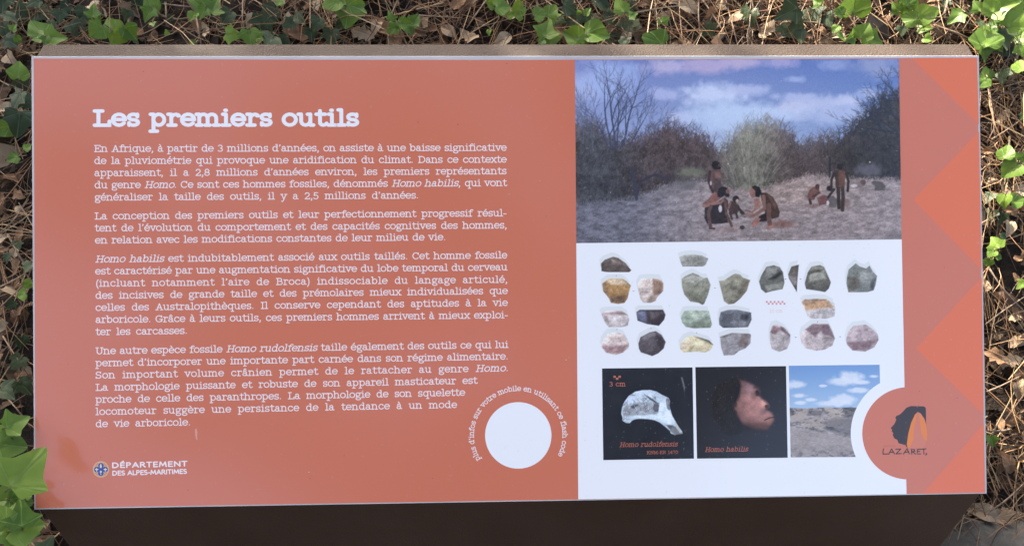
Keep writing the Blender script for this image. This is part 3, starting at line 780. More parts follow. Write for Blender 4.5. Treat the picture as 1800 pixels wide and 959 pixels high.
# thin bare trees on the left, thorn tree on the right
def branch(x, y, a, l, w, col, d, spread, curl=0.0):
    if d == 0 or l < 2: return
    n = 3
    for _ in range(n):
        a += rnd.gauss(0, .10) + curl
        x2, y2 = x + l / n * math.sin(a), y - l / n * math.cos(a)
        c.seg(x, y, x2, y2, w, col, .85, w * .88)
        x, y = x2, y2; w *= .88
        if rnd.random() < .85: branch(x, y, a + rnd.choice((-1, 1)) * rnd.uniform(.3, spread), l * rnd.uniform(.45, .68), max(.42, w * .66), col, d - 1, spread, curl)
    branch(x, y, a + rnd.uniform(-.2, .2), l * .66, max(.42, w * .78), col, d - 1, spread, curl)
for (x, y, a, l, w) in [(1072, 258, -.10, 66, 1.9), (1080, 258, -.04, 74, 2.1), (1094, 255, .22, 70, 1.9), (1084, 258, .06, 60, 1.6), (1066, 252, -.3, 44, 1.2), (1106, 252, .45, 48, 1.3), (1024, 250, -.1, 48, .9), (1150, 240, .4, 30, .8), (1040, 262, -.25, 40, .9), (1016, 240, .2, 40, .8), (1125, 250, .3, 34, .9)]:
    branch(x, y, a, l, w, (68, 74, 98) if w > 1 else (96, 102, 128), 4, .62)
for (x, y, a, l, w) in [(1585, 215, -.75, 40, 1.6), (1588, 190, -.6, 36, 1.5), (1575, 230, -1.1, 40, 1.5), (1590, 175, -.3, 30, 1.3), (1560, 235, -.9, 32, 1.3), (1540, 245, -.7, 26, 1.1), (1588, 240, -1.3, 60, 1.4), (1550, 225, -.3, 26, 1.1), (1530, 240, -1.0, 26, 1.0), (1570, 200, -.2, 26, 1.1)]:
    branch(x, y, a, l, w, (46, 48, 60), 4, 1.1)
# ground
gl = np.interp(X[0], [1010, 1060, 1110, 1170, 1220, 1260, 1300, 1340, 1380, 1420, 1460, 1500, 1585], [352, 350, 342, 322, 312, 318, 332, 330, 318, 306, 306, 312, 314]) + 5 * (fbm(X[0], X[0] * 0, 14, 3, 5) - .5)
gr = np.zeros_like(c.im); gr[:] = np.array([142, 134, 138])
gr = gr + np.exp(-(((X - 1400) / 90) ** 2 + ((Y - 335) / 35) ** 2))[..., None] * np.array([12, 6, 0])
lg = (1 / (1 + np.exp((X - 1165) / 28)))[..., None]
gr = gr * (1 - lg) + np.array([106, 108, 122]) * lg
gt = fbm(X, Y, 11, 4, 61, 5); gf = fbm(X, Y, 2.2, 3, 71, 1.6)
gr *= (0.58 + 0.62 * gt + 0.34 * (gf - .2))[..., None]
gm = np.clip((Y - gl[None, :]) / 9 + (fine - .5) * 1.2 + .3, 0, 1)
c.im += (gr - c.im) * gm[..., None]
for k in range(520):                    # dry grass
    x, y = rnd.uniform(1010, 1585), rnd.uniform(345, 424)
    if 1225 < x < 1400 and y < 400: continue
    l = rnd.uniform(3, 9); a = rnd.gauss(0, .6); b_ = rnd.uniform(.62, 1.2)
    cl = (118, 118, 132) if x < 1180 else (128, 124, 134)
    c.seg(x, y, x + l * math.sin(a), y - l * math.cos(a), .5, [q * b_ for q in cl], .55, .2)
for k in range(240):                    # pale twigs in the bushes
    x, y = rnd.uniform(1012, 1585), rnd.uniform(235, 320)
    l = rnd.uniform(3, 10); a = rnd.uniform(-1.4, 1.4)
    c.seg(x, y, x + l * math.sin(a), y - l * math.cos(a), .4, (128, 128, 138) if x < 1480 else (96, 98, 104), .4, .2)
for k in range(340):
    x = rnd.gauss(1318, 30); y = rnd.uniform(240, 336); l = rnd.uniform(14, 45); a = rnd.gauss((x - 1318) / 70, .14); b_ = rnd.choice((.6, .7, .85, 1.0, 1.12, 1.2))
    c.seg(x, y, x + l * math.sin(a), y - l * math.cos(a), .5, [q * b_ for q in (150, 150, 144)], .5, .2)
c.limb([(1117, 345), (1124, 318), (1138, 310), (1150, 306), (1175, 314)], 2.2, (58, 58, 72), .9)
c.limb([(1117, 348), (1114, 320), (1108, 295)], 3.0, (62, 64, 80), .8)
for k in range(14):
    c.seg(1140 + 3 * k, 308 + .4 * k, 1160 + 4 * k, 292 + rnd.uniform(-4, 6), .5, (64, 62, 74), .7)
c.ell(1215, 302, 26, 9, (122, 128, 112), .9, .7, .4, 5)
c.ell(1205, 322, 24, 11, (92, 92, 96), .8, .7, .5, 6)
for (x0, y0, x1) in ((1554, 312, 1552), (1570, 312, 1572), (1460, 312, 1459)):
    c.seg(x0, y0 - 34, x1, y0, 2.0, (46, 46, 52), .8)
c.ell(1530, 300, 24, 11, (108, 108, 122), .8, .7, .4, 8)
# small figures of people sitting and standing on the ground
DK, SKN, HAIR = (56, 46, 48), (112, 72, 66), (44, 39, 43)
before_fig = c.im.copy()
c.ell(1278, 402, 26, 6, (138, 112, 108), .6, .6); c.ell(1374, 395, 24, 7, (128, 92, 86), .6, .8); c.ell(1484, 358, 12, 7, (128, 96, 90), .6, .7); c.ell(1428, 363, 14, 4, (128, 96, 92), .6, .7)
def q3(*p): return [(1000 + x / 5.64, 260 + y / 5.64) for x, y in zip(p[::2], p[1::2])]
def q4(*p): return [(1300 + x / 5.64, 260 + y / 5.64) for x, y in zip(p[::2], p[1::2])]
# standing behind
c.poly(q3(1420, 205, 1500, 210, 1518, 280, 1502, 330, 1524, 385, 1520, 450, 1408, 450, 1400, 400, 1368, 330, 1374, 255), (100, 74, 70), 1.5)
c.poly(q3(1440, 300, 1500, 310, 1515, 400, 1500, 450, 1430, 450), (72, 60, 62), 3, .8); c.poly(q3(1440, 235, 1500, 240, 1505, 295, 1450, 290), (136, 98, 92), 3, .7)
c.limb(q3(1395, 230, 1384, 320, 1400, 390, 1425, 430), 2.4, (66, 50, 52)); c.ell(*q3(1404, 345)[0], 1.5, 4, (176, 168, 170))
c.ell(*q3(1455, 168)[0], 7.6, 7.4, HAIR); c.ell(*q3(1492, 178)[0], 3, 4.2, (84, 62, 60)); c.ell(*q3(1485, 196)[0], 4, 2.5, HAIR)
# squatting on the left
c.poly(q3(1440, 430, 1475, 450, 1500, 500, 1430, 545, 1350, 585, 1315, 578, 1320, 545, 1380, 500), (132, 82, 74), 1.2)
c.poly(q3(1340, 590, 1420, 560, 1540, 490, 1572, 520, 1572, 600, 1555, 650, 1572, 740, 1450, 752, 1360, 745, 1335, 690), (52, 44, 46), 1.2)
c.limb(q3(1332, 570, 1420, 550, 1500, 540, 1530, 512), 2.4, (142, 98, 86)); c.limb(q3(1400, 575, 1376, 650, 1396, 775), 3.0, (94, 66, 60)); c.limb(q3(1390, 792, 1432, 796), 2.2, (78, 58, 56))
c.ell(*q3(1495, 600)[0], 3, 6.4, (176, 170, 174)); c.limb(q3(1545, 520, 1556, 650, 1606, 770), 2.5, (98, 70, 62))
c.poly(q3(1465, 455, 1480, 402, 1520, 376, 1560, 388, 1586, 420, 1584, 480, 1556, 486, 1540, 470, 1500, 492, 1470, 480), HAIR, 1.2); c.ell(*q3(1570, 432)[0], 3.2, 5, (122, 82, 76)); c.ell(*q3(1568, 468)[0], 3.4, 3.4, HAIR)
# child
c.poly(q3(1575, 560, 1605, 520, 1650, 545, 1685, 570, 1690, 610, 1660, 650, 1610, 660, 1575, 620), (72, 56, 54), 1.5); c.limb(q3(1680, 590, 1700, 640, 1740, 680), 1.8, (62, 50, 50)); c.limb(q3(1590, 640, 1610, 700), 2.2, (66, 52, 52)); c.limb(q3(1650, 640, 1664, 690), 2.0, (66, 52, 52))
c.ell(*q3(1652, 508)[0], 6, 6.6, (52, 44, 46)); c.ell(*q3(1666, 524)[0], 2.6, 3.2, (168, 148, 140)); c.limb(q3(1580, 590, 1600, 530), 1.6, (128, 82, 76))
# squatting on the right
c.poly(q4(330, 765, 400, 712, 500, 758, 440, 786), (124, 88, 82), 2, .9)
c.poly(q4(205, 445, 270, 445, 330, 490, 370, 560, 396, 640, 385, 690, 320, 706, 262, 690, 236, 600, 215, 520), (72, 54, 50), 1.2); c.poly(q4(270, 455, 330, 500, 365, 570, 350, 610, 300, 520), (108, 76, 64), 3, .8)
c.poly(q4(135, 505, 190, 500, 215, 560, 180, 610, 150, 610), (152, 102, 92), 2); c.poly(q4(185, 680, 262, 640, 300, 690, 260, 730, 180, 735), (50, 42, 44), 1.5)
c.poly(q4(150, 690, 205, 700, 172, 770, 126, 782, 108, 750), (150, 98, 90), 1.5); c.limb(q4(238, 480, 244, 600, 170, 655, 100, 680), 3.0, (128, 92, 82)); c.limb(q4(150, 610, 120, 640, 60, 620), 1.8, (138, 92, 84))
c.limb(q4(288, 570, 286, 680, 296, 770), 4.0, (104, 74, 66)); c.limb(q4(276, 795, 310, 785), 3.0, (158, 106, 96)); c.ell(*q4(60, 665)[0], 6.5, 3.4, (120, 104, 104)); c.ell(*q4(20, 788)[0], 4.5, 3.8, (66, 60, 64)); c.seg(*q4(0, 610)[0], *q4(35, 650)[0], 2, (58, 48, 48))
c.poly(q4(130, 390, 152, 430, 150, 490, 125, 496, 110, 482, 97, 458, 98, 418), (142, 96, 86), 1.2); c.poly(q4(118, 388, 150, 370, 200, 390, 217, 440, 192, 492, 152, 482, 154, 430), HAIR, 1.2)
# far group
c.poly(q4(668, 495, 690, 430, 740, 388, 792, 420, 790, 462, 752, 490, 742, 522, 690, 530), (112, 74, 68), 1.5); c.limb(q4(695, 520, 705, 555), 2.4, (70, 52, 52)); c.limb(q4(790, 450, 730, 490), 2, (84, 58, 56)); c.ell(*q4(775, 392)[0], 4.4, 4.8, (82, 56, 54)); c.ell(*q4(802, 396)[0], 1.7, 2.8, (178, 152, 146))
c.poly(q4(770, 500, 830, 470, 880, 485, 880, 560, 790, 580), (112, 70, 70), 2); c.poly(q4(870, 500, 930, 480, 975, 530, 960, 600, 890, 600), (98, 90, 90), 2); c.ell(*q4(876, 552)[0], 2.4, 4, (190, 184, 190))
c.limb(q4(905, 425, 940, 420, 900, 470, 880, 500), 2.2, (54, 46, 46)); c.ell(*q4(888, 408)[0], 4.2, 4.8, (50, 42, 44))
c.poly(q4(935, 255, 980, 225, 1030, 228, 1068, 258, 1050, 330, 1046, 405, 955, 405, 955, 330), (104, 70, 58), 1.2); c.poly(q4(935, 255, 985, 228, 985, 400, 955, 405, 955, 330), (66, 50, 46), 2.5, .85)
c.limb(q4(942, 262, 916, 320, 914, 400), 2.3, (58, 46, 44)); c.limb(q4(1064, 262, 1084, 340, 1076, 435), 2.4, (54, 44, 44)); c.limb(q4(982, 410, 986, 600), 3.3, (58, 46, 44)); c.limb(q4(1024, 410, 1030, 500, 1020, 625), 3.3, (68, 52, 48)); c.ell(*q4(1005, 192)[0], 5.6, 5.4, (46, 40, 42))
c.poly(q4(1100, 330, 1160, 330, 1210, 320, 1260, 340, 1255, 385, 1180, 410, 1110, 400), (128, 112, 112), 2); c.ell(*q4(1140, 385)[0], 6, 3, (182, 178, 184)); c.ell(*q4(1230, 350)[0], 5, 5, (86, 62, 62), .5, .8)
c.poly(q4(1310, 350, 1350, 335, 1420, 350, 1455, 390, 1442, 435, 1340, 435, 1352, 390), (88, 80, 78), 1.5)
for k in range(26):
    x, y = rnd.uniform(1012, 1580), rnd.uniform(110, 420); c.ell(x, y, .9, .7, (210, 212, 220), .5, .5)
fd = np.clip(np.abs(c.im - before_fig).sum(-1) / 24, 0, 1)[..., None]
lum = c.im.mean(-1, keepdims=True)
fig = (lum * .30 + c.im * .70) * (.84 + .34 * fbm(X, Y, 5, 3, 91))[..., None] + (2, 2, 4)
c.im = c.im * (1 - fd) + fig * fd
c.im += (RNG.normal(0, 3.0, c.im.shape[:2]))[..., None]
sheet('landscape_print', c, [(1010.5, 106), (1580.3, 103.6), (1585, 420.5), (1013, 427.2)], 3, 'printed picture of bare trees, dry ground and small seated figures under a blue sky')

# --- stone tools on the white ground
ZA, ZB = (1030, 430), (1310, 430)
ST = [
 (ZA, [(120, 150), (150, 120), (220, 95), (260, 105), (320, 150), (365, 205), (350, 220), (290, 235), (180, 222), (125, 210)], (92, 82, 80), [((200, 110), (330, 170), (300, 150), (210, 150), (138, 118, 112))]),
 (ZA, [(130, 310), (180, 275), (290, 270), (325, 290), (360, 325), (345, 380), (335, 430), (310, 465), (260, 475), (200, 465), (185, 430), (135, 370)], (172, 130, 78), [((170, 280), (290, 272), (345, 320), (200, 320), (192, 176, 152)), ((190, 420), (330, 400), (310, 465), (210, 465), (116, 92, 78)), ((130, 310), (160, 300), (190, 430), (150, 390), (128, 104, 82))]),
 (ZA, [(412, 325), (440, 275), (500, 268), (600, 272), (622, 310), (620, 370), (570, 425), (560, 450), (520, 467), (460, 465), (435, 430)], (196, 182, 178), [((535, 270), (622, 300), (610, 390), (540, 410), (132, 100, 82)), ((520, 400), (570, 420), (540, 465), (490, 465), (160, 138, 126))]),
 (ZA, [(120, 560), (130, 540), (180, 530), (290, 528), (340, 560), (347, 600), (335, 650), (250, 668), (185, 665), (150, 620)], (196, 188, 194), [((125, 550), (290, 530), (335, 560), (200, 560), (136, 110, 112)), ((130, 560), (170, 570), (190, 640), (150, 610), (158, 140, 144))]),
 (ZA, [(405, 540), (430, 520), (620, 520), (640, 560), (630, 600), (585, 648), (490, 635), (415, 605)], (66, 60, 70), [((405, 540), (480, 525), (490, 632), (415, 600), (100, 110, 146)), ((520, 540), (620, 545), (560, 580), (520, 600), (96, 88, 96))]),
 (ZA, [(125, 820), (130, 770), (175, 710), (240, 700), (310, 720), (345, 790), (345, 820), (300, 865), (240, 885), (160, 865)], (204, 188, 188), [((125, 815), (345, 800), (290, 868), (170, 868), (152, 116, 122)), ((180, 740), (300, 730), (280, 780), (200, 780), (186, 168, 166))]),
 (ZA, [(420, 790), (440, 740), (510, 700), (560, 690), (605, 720), (640, 780), (625, 830), (580, 870), (530, 890), (440, 860), (425, 830)], (86, 80, 90), [((440, 740), (540, 695), (560, 720), (470, 770), (118, 114, 124)), ((560, 700), (638, 780), (600, 850), (570, 780), (64, 58, 68))]),
 (ZA, [(748, 100), (790, 85), (860, 78), (930, 85), (983, 110), (960, 160), (900, 200), (790, 210), (765, 150)], (146, 150, 146), [((790, 90), (960, 110), (870, 140), (800, 130), (124, 128, 124))]),
 (ZA, [(770, 275), (800, 250), (860, 225), (900, 240), (940, 265), (975, 265), (1000, 320), (980, 400), (950, 470), (935, 483), (905, 465), (840, 455), (790, 400), (772, 340)], (130, 134, 120), [((780, 280), (860, 230), (960, 270), (880, 310), (154, 158, 152)), ((800, 380), (940, 400), (930, 470), (840, 450), (108, 110, 98))]),
 (ZA, [(1068, 290), (1110, 285), (1160, 250), (1200, 230), (1240, 240), (1260, 260), (1318, 280), (1290, 370), (1240, 430), (1190, 470), (1145, 478), (1110, 450), (1090, 380)], (132, 132, 116), [((1260, 270), (1318, 285), (1250, 420), (1220, 400), (110, 104, 92)), ((1150, 320), (1215, 345), (1180, 375), (1160, 350), (100, 98, 92))]),
 (ZA, [(763, 580), (790, 530), (830, 525), (985, 527), (1000, 590), (1013, 640), (1000, 665), (870, 672), (800, 660), (770, 620)], (142, 162, 148), [((850, 540), (960, 550), (930, 600), (870, 600), (164, 182, 168)), ((800, 630), (1010, 620), (990, 665), (860, 670), (118, 132, 120))]),
 (ZA, [(1068, 590), (1080, 540), (1140, 522), (1210, 520), (1325, 545), (1328, 600), (1300, 660), (1200, 665), (1110, 675), (1070, 640)], (98, 104, 118), [((1090, 560), (1190, 540), (1160, 620), (1090, 640), (78, 82, 94)), ((1240, 550), (1310, 560), (1290, 610), (1240, 600), (66, 68, 78)), ((1190, 600), (1300, 620), (1260, 655), (1180, 650), (126, 132, 146))]),
 (ZA, [(755, 800), (790, 750), (850, 728), (920, 745), (990, 765), (1023, 800), (1000, 845), (960, 860), (880, 855), (790, 862), (758, 840)], (206, 194, 156), [((865, 730), (985, 748), (1023, 802), (950, 772), (76, 76, 74)), ((760, 800), (800, 750), (830, 780), (780, 840), (192, 176, 156))]),
 (ZA, [(1075, 740), (1110, 725), (1170, 705), (1310, 712), (1325, 720), (1320, 790), (1280, 830), (1230, 850), (1190, 885), (1105, 888), (1085, 830)], (136, 136, 144), [((1250, 712), (1325, 722), (1290, 825), (1220, 820), (112, 98, 100)), ((1080, 735), (1150, 712), (1200, 712), (1100, 745), (98, 92, 96))]),
 (ZB, [(110, 295), (130, 250), (170, 175), (230, 163), (275, 180), (300, 220), (315, 300), (300, 355), (220, 370), (165, 387), (125, 355)], (92, 96, 94), [((170, 180), (270, 185), (230, 260), (160, 250), (122, 126, 124)), ((190, 275), (290, 210), (298, 235), (240, 275), (46, 46, 46)), ((160, 330), (310, 300), (300, 355), (180, 380), (142, 146, 138))]),
 (ZB, [(345, 240), (370, 175), (430, 158), (425, 230), (418, 300), (413, 380), (385, 330), (350, 270)], (92, 88, 84), [((350, 250), (410, 260), (412, 330), (380, 320), (140, 136, 136))]),
 (ZB, [(478, 310), (500, 220), (530, 175), (600, 163), (635, 180), (660, 240), (688, 300), (670, 350), (640, 380), (600, 370), (490, 355)], (98, 98, 92), [((520, 225), (620, 215), (650, 270), (510, 300), (158, 164, 152)), ((520, 180), (625, 175), (650, 240), (600, 205), (128, 130, 118)), ((500, 220), (620, 200), (600, 212), (510, 238), (62, 60, 56))]),
 (ZB, [(815, 260), (830, 200), (890, 148), (920, 175), (970, 190), (1000, 165), (1025, 210), (1058, 250), (1045, 320), (1030, 365), (980, 378), (828, 382), (812, 310)], (116, 124, 120), [((820, 260), (900, 250), (930, 340), (830, 378), (98, 90, 78)), ((910, 210), (1020, 220), (1000, 320), (940, 310), (142, 148, 146)), ((1010, 290), (1050, 270), (1030, 360), (1000, 350), (72, 76, 72))]),
 (ZB, [(450, 460), (480, 437), (570, 430), (650, 435), (712, 465), (725, 530), (715, 575), (640, 595), (540, 603), (500, 570), (480, 520)], (184, 182, 188), [((450, 455), (650, 435), (712, 500), (490, 525), (172, 128, 84)), ((470, 440), (660, 435), (640, 445), (480, 450), (104, 74, 54))]),
 (ZB, [(200, 700), (215, 650), (260, 637), (320, 670), (362, 720), (360, 780), (335, 835), (270, 857), (215, 835), (198, 780)], (168, 162, 168), [((200, 705), (225, 648), (290, 665), (240, 715), (118, 82, 92)), ((290, 655), (360, 720), (355, 735), (280, 680), (88, 66, 76))]),
 (ZB, [(445, 740), (460, 690), (540, 632), (670, 635), (700, 690), (720, 750), (700, 810), (640, 840), (570, 850), (490, 830), (455, 790)], (178, 166, 172), [((480, 680), (545, 632), (665, 637), (560, 735), (112, 88, 98)), ((600, 640), (670, 640), (718, 750), (620, 715), (104, 80, 90)), ((610, 720), (715, 750), (690, 775), (640, 755), (150, 138, 142))]),
 (ZB, [(808, 760), (830, 690), (870, 650), (970, 640), (1030, 680), (1065, 720), (1072, 765), (1035, 820), (960, 855), (860, 845), (815, 800)], (172, 156, 164), [((810, 780), (1070, 760), (970, 852), (860, 842), (132, 100, 108)), ((900, 650), (1020, 690), (960, 730), (910, 720), (148, 130, 138))]),
]
K = 4.567
WHT = np.array([224, 232, 243.0])
for i, (org, out, ca, facets) in enumerate(ST):
    o = np.array([(org[0] + x / K, org[1] + y / K) for x, y in out])
    x0, y0 = o.min(0) - (6, 11); x1, y1 = o.max(0) + (3, 3)
    if i in (5, 6, 3, 4, 10, 11, 12, 13, 20): y0 = o[:, 1].min() - 8.5
    cv = Cv(x0, y0, x1, y1, int((x1 - x0) * 1.15), int((y1 - y0) * 1.15))
    cv.im[:] = WHT
    m, sl = cv.pmask(o + (-2.4, -7.5), 1.4); cv.mix(m * .75, (206, 216, 222), sl)
    jit = o + np.random.default_rng(i).normal(0, .25, o.shape)
    m, sl = cv.pmask(jit, 1.0)
    XX, YY = cv.X[sl], cv.Y[sl]
    tex = np.zeros(XX.shape + (3,)); tex[:] = ca
    old = cv.im.copy(); cv.im[sl] = tex
    for *fp, fc in facets:
        fm, fs = cv.pmask([(org[0] + x / K, org[1] + y / K) for x, y in fp], 4.5)
        cv.mix(fm * .85, fc, fs)
    n1 = fbm(cv.X, cv.Y, 9, 4, 200 + i); n2 = fbm(cv.X, cv.Y, 2.2, 2, 300 + i); n3 = fbm(cv.X + cv.Y * .6, cv.Y, 5, 2, 400 + i)
    cr = np.clip(1 - np.abs(n3 - .5) * 16, 0, 1) * .16
    n4 = fbm(cv.X * .7 + cv.Y, cv.Y - cv.X * .5, 7, 3, 500 + i)
    cv.im *= (.66 + .42 * n1 + .30 * np.round(n4 * 5) / 5 + .16 * (n2 - .5) - cr)[..., None]
    cx_, cy_ = o.mean(0); rx_ = (o.max(0) - o.min(0)) / 2
    cv.im *= (1.04 - .10 * ((cv.X - cx_) / rx_[0] * .5 + (cv.Y - cy_) / rx_[1]))[..., None]
    lum = cv.im.mean(-1, keepdims=True); cv.im = lum * .28 + cv.im * .72 + 4
    full = np.zeros(cv.im.shape[:2]); full[sl] = m
    cv.im = old * (1 - full[..., None]) + cv.im * full[..., None]
    sheet('stone_tool_print', cv, [(x0, y0), (x1, y0), (x1, y1), (x0, y1)], 3 + .12 * (i % 7))
for i in range(10):
    x = ZB[0] + (165 + 15.7 * i) / K; y = ZB[1] + (450 + (i % 2) * 15) / K
    flat('scale_square', [(x, y), (x + 3.4, y), (x + 3.4, y + 3.3), (x, y + 3.3)], 3, M['palered'])
line('10 cm', ZB[0] + 195 / K, ZB[1] + 545 / K, ZB[0] + 298 / K, ZB[1] + 543 / K, 5.0, t=.16, mat='palepink', name='scale_caption', fit='track')
for (org, x, y, w, h) in [(ZA, 375, 370, 14, 3), (ZA, 1030, 345, 12, 3), (ZB, 317, 274, 13, 4), (ZB, 437, 273, 13, 4), (ZB, 398, 740, 14, 4), (ZB, 755, 735, 14, 4), (ZA, 241, 243, 3, 12), (ZA, 521, 663, 3, 12), (ZA, 887, 700, 3, 12), (ZB, 579, 612, 3, 12), (ZA, 247, 672, 3, 12)]:
    x = org[0] + x / K; y = org[1] + y / K; w /= K; h /= K
    flat('tick_mark', [(x, y), (x + w, y), (x + w, y + h), (x, y + h)], 5, M['black'])

# --- skull picture (drawn in a 5.049x frame)
c = Cv(92, 80, 902, 892, 190, 190)
c.im[:] = (46, 49, 57); c.im += (fbm(c.X, c.Y, 120, 3, 5) - .5)[..., None] * 8
skull = [(258, 480), (268, 420), (290, 375), (330, 325), (385, 290), (450, 277), (520, 276), (575, 290), (620, 318), (655, 335), (685, 350), (696, 380), (690, 420), (702, 465), (715, 510), (735, 545), (765, 600), (800, 650), (803, 668), (765, 672), (735, 678), (700, 665), (690, 640), (650, 605), (600, 565), (555, 545), (500, 535), (440, 530), (390, 532), (355, 545), (335, 568), (300, 565), (268, 545), (268, 515)]
m, sl = c.poly(skull, (178, 196, 214), 5)
old = c.im.copy()
c.poly([(300, 400), (420, 385), (560, 385), (600, 420), (590, 480), (480, 500), (380, 500), (280, 510), (265, 470)], (142, 150, 162), 14)
c.poly([(345, 415), (400, 402), (415, 405), (375, 440), (350, 435)], (78, 82, 92), 6)
c.poly([(470, 320), (500, 330), (560, 370), (595, 398), (580, 402), (520, 365)], (82, 86, 96), 5)
c.poly([(555, 400), (600, 400), (595, 470), (560, 470), (540, 440)], (84, 90, 100), 8)
c.ell(675, 395, 20, 42, (96, 104, 116), .5); c.ell(672, 395, 10, 30, (128, 128, 132), .5)
c.ell(683, 440, 18, 20, (100, 116, 134), .6)
c.poly([(660, 590), (720, 590), (740, 640), (700, 640)], (92, 98, 108), 8)
c.poly([(690, 640), (720, 600), (762, 610), (803, 668), (735, 678)], (112, 118, 124), 10); c.poly([(740, 560), (770, 605), (800, 655), (780, 660), (745, 610)], (164, 172, 178), 6)
c.ell(320, 360, 60, 40, (186, 200, 226), .9, .6)
r2 = random.Random(9)
for k in range(80):
    x, y = r2.uniform(275, 600), r2.uniform(310, 545); a = r2.uniform(0, 3.14); l = r2.uniform(15, 70)
    x2, y2 = x + l * math.cos(a) * .6, y + l * math.sin(a) * .6
    c.limb([(x, y), (x2, y2), (x2 + r2.uniform(-25, 25), y2 + r2.uniform(-25, 25))], 2.4, (96, 102, 114) if k % 3 else (196, 206, 218), .75)
c.poly([(500, 505), (590, 485), (600, 420), (625, 375), (655, 350), (662, 400), (668, 440), (690, 470), (715, 520), (735, 560), (720, 592), (650, 575), (585, 530), (500, 530), (420, 528), (350, 525), (380, 500), (440, 505)], (196, 214, 230), 12)
c.im *= (.92 + .34 * fbm(c.X, c.Y, 40, 4, 8) + .16 * (fbm(c.X, c.Y, 9, 2, 18) - .5))[..., None]
full = np.zeros(c.im.shape[:2]); full[sl] = m
c.im = old * (1 - full[..., None]) + c.im * full[..., None]
c.poly([(797, 165), (812, 170), (832, 255), (828, 300), (815, 240)], (120, 130, 132), 6, .8); c.seg(822, 290, 832, 345, 2, (80, 86, 88), .7)
for k in range(26): c.ell(r2.uniform(95, 900), r2.uniform(85, 890), 3, 3, (150, 155, 160), .5, .6)
Z7 = lambda x, y: (1040 + x / 5.049, 630 + y / 5.049)
sheet('skull_print', c, [Z7(92, 86), Z7(895, 76), Z7(908, 885), Z7(103, 898)], 3, 'printed square picture of a pale fossil skull on black')
def z7line(tx, xa, ya, xb, yb, xh, **k): line(tx, *Z7(xa, ya), *Z7(xb, yb), xh / 5.049, layer=4, mat='caption', name='caption', fit='track', **k)
z7line('3 cm', 157, 246, 300, 244, 33, t=.15)
z7line('*Homo rudolfensis*', 248, 783, 760, 776, 33, t=.135)
z7line('KNM-ER 1470', 490, 846, 766, 842, 23, t=.14)
z7line('*Homo habilis*', 1006, 826, 1385, 820, 33, t=.135)
for (x, y) in ((193, 150), (237, 150), (215, 168)):
    flat('scale_square', [Z7(x, y), Z7(x + 22, y), Z7(x + 22, y + 18), Z7(x, y + 18)], 4, M['caption'])
# --- head in profile
c = Cv(920, 70, 1735, 880, 190, 190)
c.im[:] = (47, 47, 52)
head = [(1120, 230), (1200, 185), (1300, 170), (1350, 185), (1400, 210), (1450, 240), (1490, 260), (1500, 300), (1490, 325), (1520, 355), (1560, 395), (1582, 415), (1578, 440), (1550, 448), (1580, 465), (1610, 490), (1625, 515), (1620, 525), (1622, 545), (1608, 565), (1595, 600), (1560, 632), (1500, 638), (1430, 630), (1340, 640), (1230, 690), (1150, 640), (1060, 500), (1050, 350)]
m, sl = c.pmask(head, 34)
old = c.im.copy()
c.im[:] = (50, 45, 46)
c.poly([(1300, 170), (1350, 185), (1450, 240), (1500, 290), (1490, 325), (1560, 395), (1585, 430), (1550, 448), (1625, 515), (1622, 550), (1560, 640), (1430, 625), (1330, 580), (1290, 500), (1260, 430), (1310, 330), (1330, 240)], (146, 104, 100), 30)
c.ell(1400, 260, 60, 70, (150, 116, 122), .9, .8); c.ell(1420, 420, 80, 70, (158, 112, 108), .9, .8); c.ell(1540, 400, 36, 34, (176, 128, 116), .8, .8); c.ell(1590, 560, 40, 30, (168, 116, 104), .9, .7); c.ell(1575, 490, 40, 26, (158, 112, 108), .9, .7)
c.ell(1470, 255, 34, 16, (96, 70, 68), .8, .9); c.ell(1473, 305, 22, 28, (52, 42, 42), .7); c.ell(1440, 330, 26, 30, (112, 80, 78), .9, .6)
c.ell(1556, 424, 20, 16, (72, 48, 46), .6); c.ell(1530, 470, 34, 28, (112, 82, 82), .9, .7); c.limb([(1622, 520), (1580, 526), (1535, 545)], 5, (58, 38, 38), .9); c.ell(1490, 610, 120, 40, (92, 60, 54), .9, .6); c.ell(1300, 640, 110, 70, (62, 48, 45), .9, .8); c.ell(1280, 430, 22, 30, (140, 100, 92), .8, .7)
fall = np.clip(1.16 - np.hypot((c.X - 1500) / 330, (c.Y - 390) / 330) ** 2 * .75, .42, 1.2)[..., None]; c.im *= fall; c.im = np.maximum(c.im, (42, 40, 42))
lum = c.im.mean(-1, keepdims=True); c.im = (lum * .15 + c.im * .85) * (.84 + .34 * fbm(c.X, c.Y, 50, 4, 66) + .14 * (fbm(c.X, c.Y, 8, 2, 67) - .5))[..., None]
for k in range(900):
    x = r2.uniform(1050, 1360); y = r2.uniform(165, 640)
    if x > 1285 + max(0, 40 - abs(y - 200)): continue
    a = r2.uniform(.6, 2.0); l = r2.uniform(20, 60); b_ = r2.uniform(.86, 1.14)
    c.seg(x, y, x - l * math.cos(a) * .5, y + l * math.sin(a) * .7, 3, [q * b_ for q in (47, 42, 41)], .6)
full = np.zeros(c.im.shape[:2]); full[sl] = m
c.im = old * (1 - full[..., None]) + c.im * full[..., None]
for k in range(14): c.ell(r2.uniform(925, 1730), r2.uniform(75, 875), 3, 3, (140, 140, 140), .5, .6)
sheet('profile_print', c, [Z7(920, 74), Z7(1725, 65), Z7(1740, 877), Z7(935, 885)], 3, 'printed square picture of a dark haired head in profile on black')
